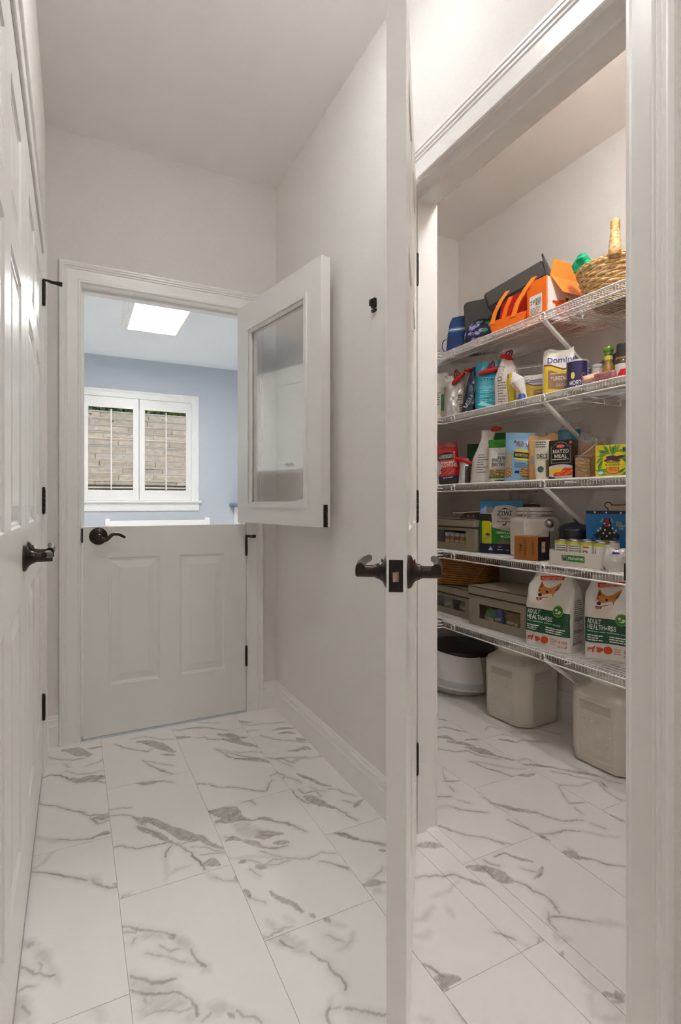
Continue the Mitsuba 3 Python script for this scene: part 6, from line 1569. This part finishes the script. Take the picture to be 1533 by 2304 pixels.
WB = M((224, 222, 216), .38, .5)
def dog_bag(label, M4, w, h, d, seed, lit, shear):
    t = thing('dog_food_bag', label, 'bag', None, M4)
    b = Bag(w, h, d, 7, wp=((0, .98), (.5, 1.02), (.78, 1.0), (.88, .84), (.94, .76), (1, .80)), dp=((0, 1), (.5, 1), (.74, .74), (.9, .30), (1, .10)), wr=.016, wf=10, seed=seed, shear=shear)
    part(t, 'body', b.mesh(49, 60), WB, smooth=40)
    s = w / .20; z = h / .32
    q = lambda *p: poly(*[(a * s, c * z) for a, c in p])
    e_ = lambda x, zz, a, c: ell(x * s, zz * z, a * s, c * z)
    G = M((30, 76, 54), .35)
    patch(t, 'chest_picture', q((-.075, .158), (.035, .158), (.020, .195), (.010, .212), (-.045, .205), (-.066, .19)), b, M((226, 214, 200), .5), 1, 'printed dog chest')
    patch(t, 'head_picture', q((-.058, .205), (-.052, .236), (-.047, .262), (-.040, .268), (-.028, .250), (-.008, .244), (.010, .250), (.040, .272), (.045, .268), (.030, .240), (.018, .226), (.012, .208), (-.018, .200), (-.045, .198)), b, M((196, 124, 56), .5), 2, 'printed tan dog head')
    patch(t, 'cheek_picture', q((-.062, .206), (-.05, .226), (-.028, .216), (-.012, .220), (.010, .226), (.014, .208), (-.01, .196), (-.048, .190)), b, M((232, 222, 208), .5), 3)
    for er in (q((-.048, .240), (-.042, .262), (-.034, .246)), q((.018, .236), (.041, .267), (.030, .240))): patch(t, 'ear_picture', er, b, M((96, 62, 46), .5), 3)
    patch(t, 'eye_picture', unary_union([e_(-.012, .230, .0055, .0045), e_(-.046, .232, .003, .003)]), b, M((34, 24, 20), .3), 4)
    patch(t, 'nose_picture', e_(-.042, .214, .0085, .0075), b, M((32, 26, 28), .3), 5)
    patch(t, 'tongue_picture', q((-.055, .204), (-.046, .202), (-.034, .203), (-.026, .206), (-.034, .194), (-.048, .190), (-.055, .196)), b, M((120, 52, 70), .4), 5)
    patch(t, 'tongue_picture', q((-.050, .199), (-.036, .200), (-.040, .193), (-.048, .192)), b, M((206, 130, 140), .4), 6)
    patch(t, 'mouth_line', q((-.030, .205), (-.004, .211), (-.005, .209), (-.028, .203)), b, M((60, 40, 38), .4), 5)
    patch(t, 'green_band', sbox(-w / 2 + .004 * s, .062 * z, w / 2 - .004 * s, .158 * z), b, G, 3, 'dark green band')
    wt = M((232, 230, 222), .4)
    text(t, 'ADULT', -.086 * s, .136 * z, .0165 * z, b, wt, 5, True, 'l', wid=.055 * s)
    text(t, 'HEALTH\u2022RSS', -.086 * s, .114 * z, .0175 * z, b, wt, 5, True, 'l', wid=.112 * s)
    patch(t, 'fine_print', bars(-.086 * s, .08 * s, .108 * z, 1, .01, .0045, seed + 1, .1), b, M((150, 176, 158), .4), 5)
    patch(t, 'fine_print', unary_union([bars(-.086 * s, -.02 * s, .092 * z, 3, .009 * z, .0045, seed + 2), bars(.0, .085 * s, .092 * z, 3, .009 * z, .0045, seed + 3)]), b, wt, 5)
    patch(t, 'round_seal', e_(.046, .160, .024, .023), b, M((120, 164, 72), .4), 4); patch(t, 'round_seal', e_(.046, .160, .0205, .0195), b, M((52, 108, 50), .4), 5, 'round green seal')
    patch(t, 'seal_mark', unary_union([e_(.038, .164, .006, .005), e_(.054, .158, .007, .005), q((.034, .150), (.058, .150), (.050, .154), (.040, .154))]), b, M((196, 214, 160), .4), 6)
    OR = M((206, 72, 34), .4)
    patch(t, 'orange_animal', unary_union([q((-.084, .040), (-.062, .042), (-.056, .05), (-.054, .046), (-.058, .038), (-.062, .024), (-.065, .024), (-.066, .034), (-.078, .034), (-.080, .024), (-.083, .024))]), b, OR, 4)
    patch(t, 'orange_cup', q((-.050, .044), (-.030, .044), (-.033, .024), (-.047, .024)).union(e_(-.029, .036, .004, .006)), b, OR, 4)
    patch(t, 'orange_patch', affinity.rotate(e_(-.006, .036, .017, .015), 20), b, OR, 4, 'orange printed patch')
    patch(t, 'fine_print', bars(.018 * s, .05 * s, .046 * z, 3, .009 * z, .003, seed + 5), b, M((206, 120, 96), .4), 4)
    text(t, '3 KG', .070 * s, .034 * z, .011 * z, b, M((196, 84, 60), .4), 4, True, wid=.034 * s)
    text(t, '6.6 LB', .070 * s, .018 * z, .008 * z, b, M((196, 84, 60), .4), 4, True, wid=.034 * s)
    patch(t, 'red_banner', q((-.048, .272), (.050, .284), (.056, .302), (-.052, .290)), b, M((206, 62, 34), .4), 6, 'orange red banner')
    text(t, 'NutraDiet', .001 * s, .279 * z, .0125 * z, b, M((236, 206, 190), .4), 8, False, wid=.086 * s, slant=.12)
    # right gusset print, on the bag's own side
    class Side:
        def front(k, x, zz, off):
            v = np.clip(zz / h, 0, 1); return np.stack([b.W(v) * (1 + .0) + off * 1.5 + b.shear * v * h - .0006, b.d / 2 + x * b.D(v) / (b.d / 2) , zz], -1)
    sd = Side()
    patch(t, 'side_print', unary_union([bars(-d * .30, d * .30, .215 - i * .0085, 1, .01, .0035, seed + 20 + i, .3) for i in range(22)]), sd, M((128, 124, 122), .5), 2)
    patch(t, 'side_block', unary_union([sbox(-d * .30, .030 + i * .05, d * .30, .042 + i * .05) for i in range(3)]), sd, M((158, 152, 150), .5), 1)
    return t
dog_bag('white dog food bag with tan dog picture, left of the two on the lowest shelf', place(1.775, 1.600, 'S5', 79), .212, .330, .115, 401, 1, .02)
dog_bag('white dog food bag cut off by the door frame, right end of lowest shelf', place(1.868, 1.372, 'S5', 62), .185, .325, .10, 431, 0, .0)

# ================================================================ ON THE PANTRY FLOOR
t = thing('round_tub', 'round pale tub with a black lid on the pantry floor, left of the square containers', 'tub', None, frame_for(1.995, 2.42, .0008, 45))
part(t, 'tub', lathe([(0, 0), (.150, 0), (.165, .006), (.178, .05), (.186, .20), (.190, .205), (.190, .215), (.184, .218), (.178, .21), (0, .205)], 56), M((206, 202, 192), .4))
part(t, 'lid', lathe([(.186, .214), (.194, .218), (.195, .232), (.188, .242), (.15, .252), (0, .258)], 56), M((34, 28, 28), .35), label='black lid')
t = thing('plastic_sheet', 'large white plastic bag hanging flat over the front of the round tub', 'plastic bag', None, frame_for(1.995, 2.42, 0, 45))
nu, nv = 25, 22; sv = []
for j in range(nv):
    for i in range(nu):
        u, v = i / (nu - 1), j / (nv - 1); a_ = -1.9 + 2.55 * u; rr = .197 + .030 * (1 - (1 - v)) * (1 - v) + .035 * v * (.35 + .65 * u) + .004 * (meshkit.noise(np.array([u * 7, v * 5, 2.2]), 3) - .5)
        top = .236 + .014 * math.sin(u * 5); bot = .075 - .030 * u
        sv.append((rr * math.sin(a_), -rr * math.cos(a_), top * (1 - v) + bot * v))
ii = np.arange(nu * nv).reshape(nv, nu)
sf = np.vstack([np.stack([ii[:-1, :-1], ii[1:, :-1], ii[1:, 1:]], -1).reshape(-1, 3), np.stack([ii[:-1, :-1], ii[1:, 1:], ii[:-1, 1:]], -1).reshape(-1, 3)])
sv = np.array(sv); sh = trimesh.Trimesh(np.vstack([sv, sv * (1.012, 1.012, 1)]), np.vstack([sf, nu * nv + sf[:, ::-1]]), process=False)
part(t, 'sheet', sh, M((220, 221, 220), .3, .5, 0, coat=.4), smooth=60)
part(t, 'zip_band', trimesh.Trimesh(np.vstack([sv[ii[r]] * (1.016, 1.016, 1) for r in (16, 17, 18, 19, 20)]), np.vstack([np.vstack([np.stack([ii[r, :-1], ii[r + 1, :-1], ii[r + 1, 1:]], -1), np.stack([ii[r, :-1], ii[r + 1, 1:], ii[r, 1:]], -1)]) for r in range(4)]), process=False), M((190, 192, 194), .3), smooth=60, label='grey band')

CONT = M((206, 200, 189), .42, .45); CONT_L = M((212, 207, 197), .38, .45)
def oct_ring(hw, ch, z):
    return np.array([(hw, -hw + ch, z), (hw, hw - ch, z), (hw - ch, hw, z), (-hw + ch, hw, z), (-hw, hw - ch, z), (-hw, -hw + ch, z), (-hw + ch, -hw, z), (hw - ch, -hw, z)])
def loft(rings):
    n = len(rings[0]); v = np.vstack(rings); f = []
    for i in range(len(rings) - 1):
        for j in range(n):
            k = (j + 1) % n; f += [[i * n + j, i * n + k, (i + 1) * n + k], [i * n + j, (i + 1) * n + k, (i + 1) * n + j]]
    for j in range(1, n - 1): f += [[0, j + 1, j], [(len(rings) - 1) * n, (len(rings) - 1) * n + j, (len(rings) - 1) * n + j + 1]]
    return trimesh.Trimesh(v, f, process=False)
def rnd(hw, ch, z, r): 
    p = Polygon(oct_ring(hw, ch, z)[:, :2]).buffer(-r).buffer(r, 6); e = np.array(p.exterior.coords)[:-1]
    g = np.linspace(0, 1, 73)[:-1]; L = p.exterior.length; off = p.exterior.project(Point(hw, 0))
    pts = [p.exterior.interpolate(((-q) * L + off) % L) for q in g]
    return np.array([(q.x, q.y, z) for q in pts])[:: 1 if p.exterior.is_ccw is False else 1]
paw = cat([ball((0, 0, 0), (.0075, .0022, .0062), 1)] + [ball((x, 0, z), (.0030, .0018, .0040), 1) for x, z in ((-.0085, .005), (-.0032, .0105), (.0032, .0105), (.0085, .005))])
def paw_container(label, M4, hw=.142):
    t = thing('pet_food_container', label, 'container', 'square pet food containers', M4)
    ch = .050
    rg = [rnd(hw - .02, ch - .008, 0, .02), rnd(hw - .006, ch, .008, .02), rnd(hw - .002, ch, .03, .018), rnd(hw, ch, .20, .018), rnd(hw, ch, .272, .02), rnd(hw - .006, ch, .290, .03), rnd(hw - .025, ch + .01, .308, .05)]
    cr = rnd(.100, .0586, .326, .055); rg += [cr, np.array([(x * 1.0, y * 1.0, .334) for x, y, z in cr])]
    body = loft(rg); trimesh.repair.fix_normals(body)
    bm = m3.Manifold(m3.Mesh(body.vertices.astype(np.float32), body.faces.astype(np.uint32)))
    for k in range(4):
        cut = hull([(-.074, -hw - .02, .238), (.074, -hw - .02, .238), (-.074, -hw - .02, .262), (.074, -hw - .02, .262), (-.064, -hw + .020, .258), (.064, -hw + .020, .258), (-.066, -hw + .004, .222), (.066, -hw + .004, .222)])
        # the hollow of a finger grip, and a shallow field below it
        cut2 = cbx(-.079, .079, -hw - .01, -hw + .0035, .035, .215, .003)
        for c_ in (cut, cut2):
            c_ = moved(c_, rot((0, 0, 1), 90 * k)); bm = bm - m3.Manifold(m3.Mesh(c_.vertices.astype(np.float32), c_.faces.astype(np.uint32)))
    g_ = bm.to_mesh(); part(t, 'body', trimesh.Trimesh(g_.vert_properties[:, :3], g_.tri_verts, process=False), CONT, smooth=32)
    part(t, 'lid', lathe([(0, .330), (.100, .330), (.108, .334), (.110, .340), (.110, .352), (.106, .357), (.110, .360), (.110, .368), (.104, .374), (.094, .374), (.090, .368), (0, .366)], 56), CONT_L)
    part(t, 'lid_window', lathe([(0, .3675), (.088, .3675), (.088, .3695), (0, .3695)], 48), M((168, 164, 154), .2, .5, coat=.5), label='smoky lid disc')
    for k in (0, 3):      # the two sides that face the doorway
        for i in range(4):
            for j in range(4):
                q = moved(paw, rot((0, 1, 0), (i * 67 + j * 41) % 70 - 35), trimesh.transformations.translation_matrix((-.053 + j * .0355, -hw + .0032, .062 + i * .040)), rot((0, 0, 1), 90 * k))
                part(t, 'paw_print', q, CONT_L, smooth=True)
    return t
c1 = paw_container('square beige pet food container with embossed paw prints, nearer the far wall', frame_for(1.985, 1.945, .0008, 86) @ np.eye(4))
c2 = paw_container('square beige pet food container with embossed paw prints, half hidden by the right door frame', frame_for(1.995, 1.432, .0008, 88))

# ================================================================ UNSEEN CARTONS ADDED TO SHADE THE DEPTH OF THE PANTRY SHELVES
for s, rows in {'S1': ((.30, .42, .24), (.78, .40, .20)), 'S2': ((.30, .40, .24), (.74, .42, .26)), 'S3': ((.30, .44, .25), (.78, .36, .22)), 'S4': ((.28, .42, .26), (.74, .40, .24)), 'S5': ((.30, .40, .27), (.74, .42, .25))}.items():
    for i, (y0, w, h) in enumerate(rows):
        t = thing('added_shade_carton', 'added carton on the %s shelf, %s, outside the picture' % (SNAME[s], ('by the end wall', 'beside the doorway')[i]), 'box', 'cartons added to shade the near end of the pantry shelves', place(1.80, y0 + w / 2, s, 90))
        part(t, 'body', cbx(-w / 2, w / 2, 0, .30, 0, h, .002), KRAFT, smooth=False)
        part(t, 'tape', bx(-w / 2 - .0004, w / 2 + .0004, .13, .18, h - .002, h + .0006), M((196, 168, 120), .4), smooth=False)
for s in SZ:  # unseen cartons added here too, to keep light off the shelves
    t = thing('added_shade_carton', 'added carton on the short pantry shelf %s, hidden by the door frame' % SNAME[s], 'box', 'cartons added to shade the short pantry shelves', place(1.32, 2.29, s, 0))
    part(t, 'body', cbx(-.22, .20, 0, .28, 0, .22, .002), KRAFT, smooth=False)
    part(t, 'tape', bx(-.2204, .2004, .12, .17, .218, .2206), M((196, 168, 120), .4), smooth=False)
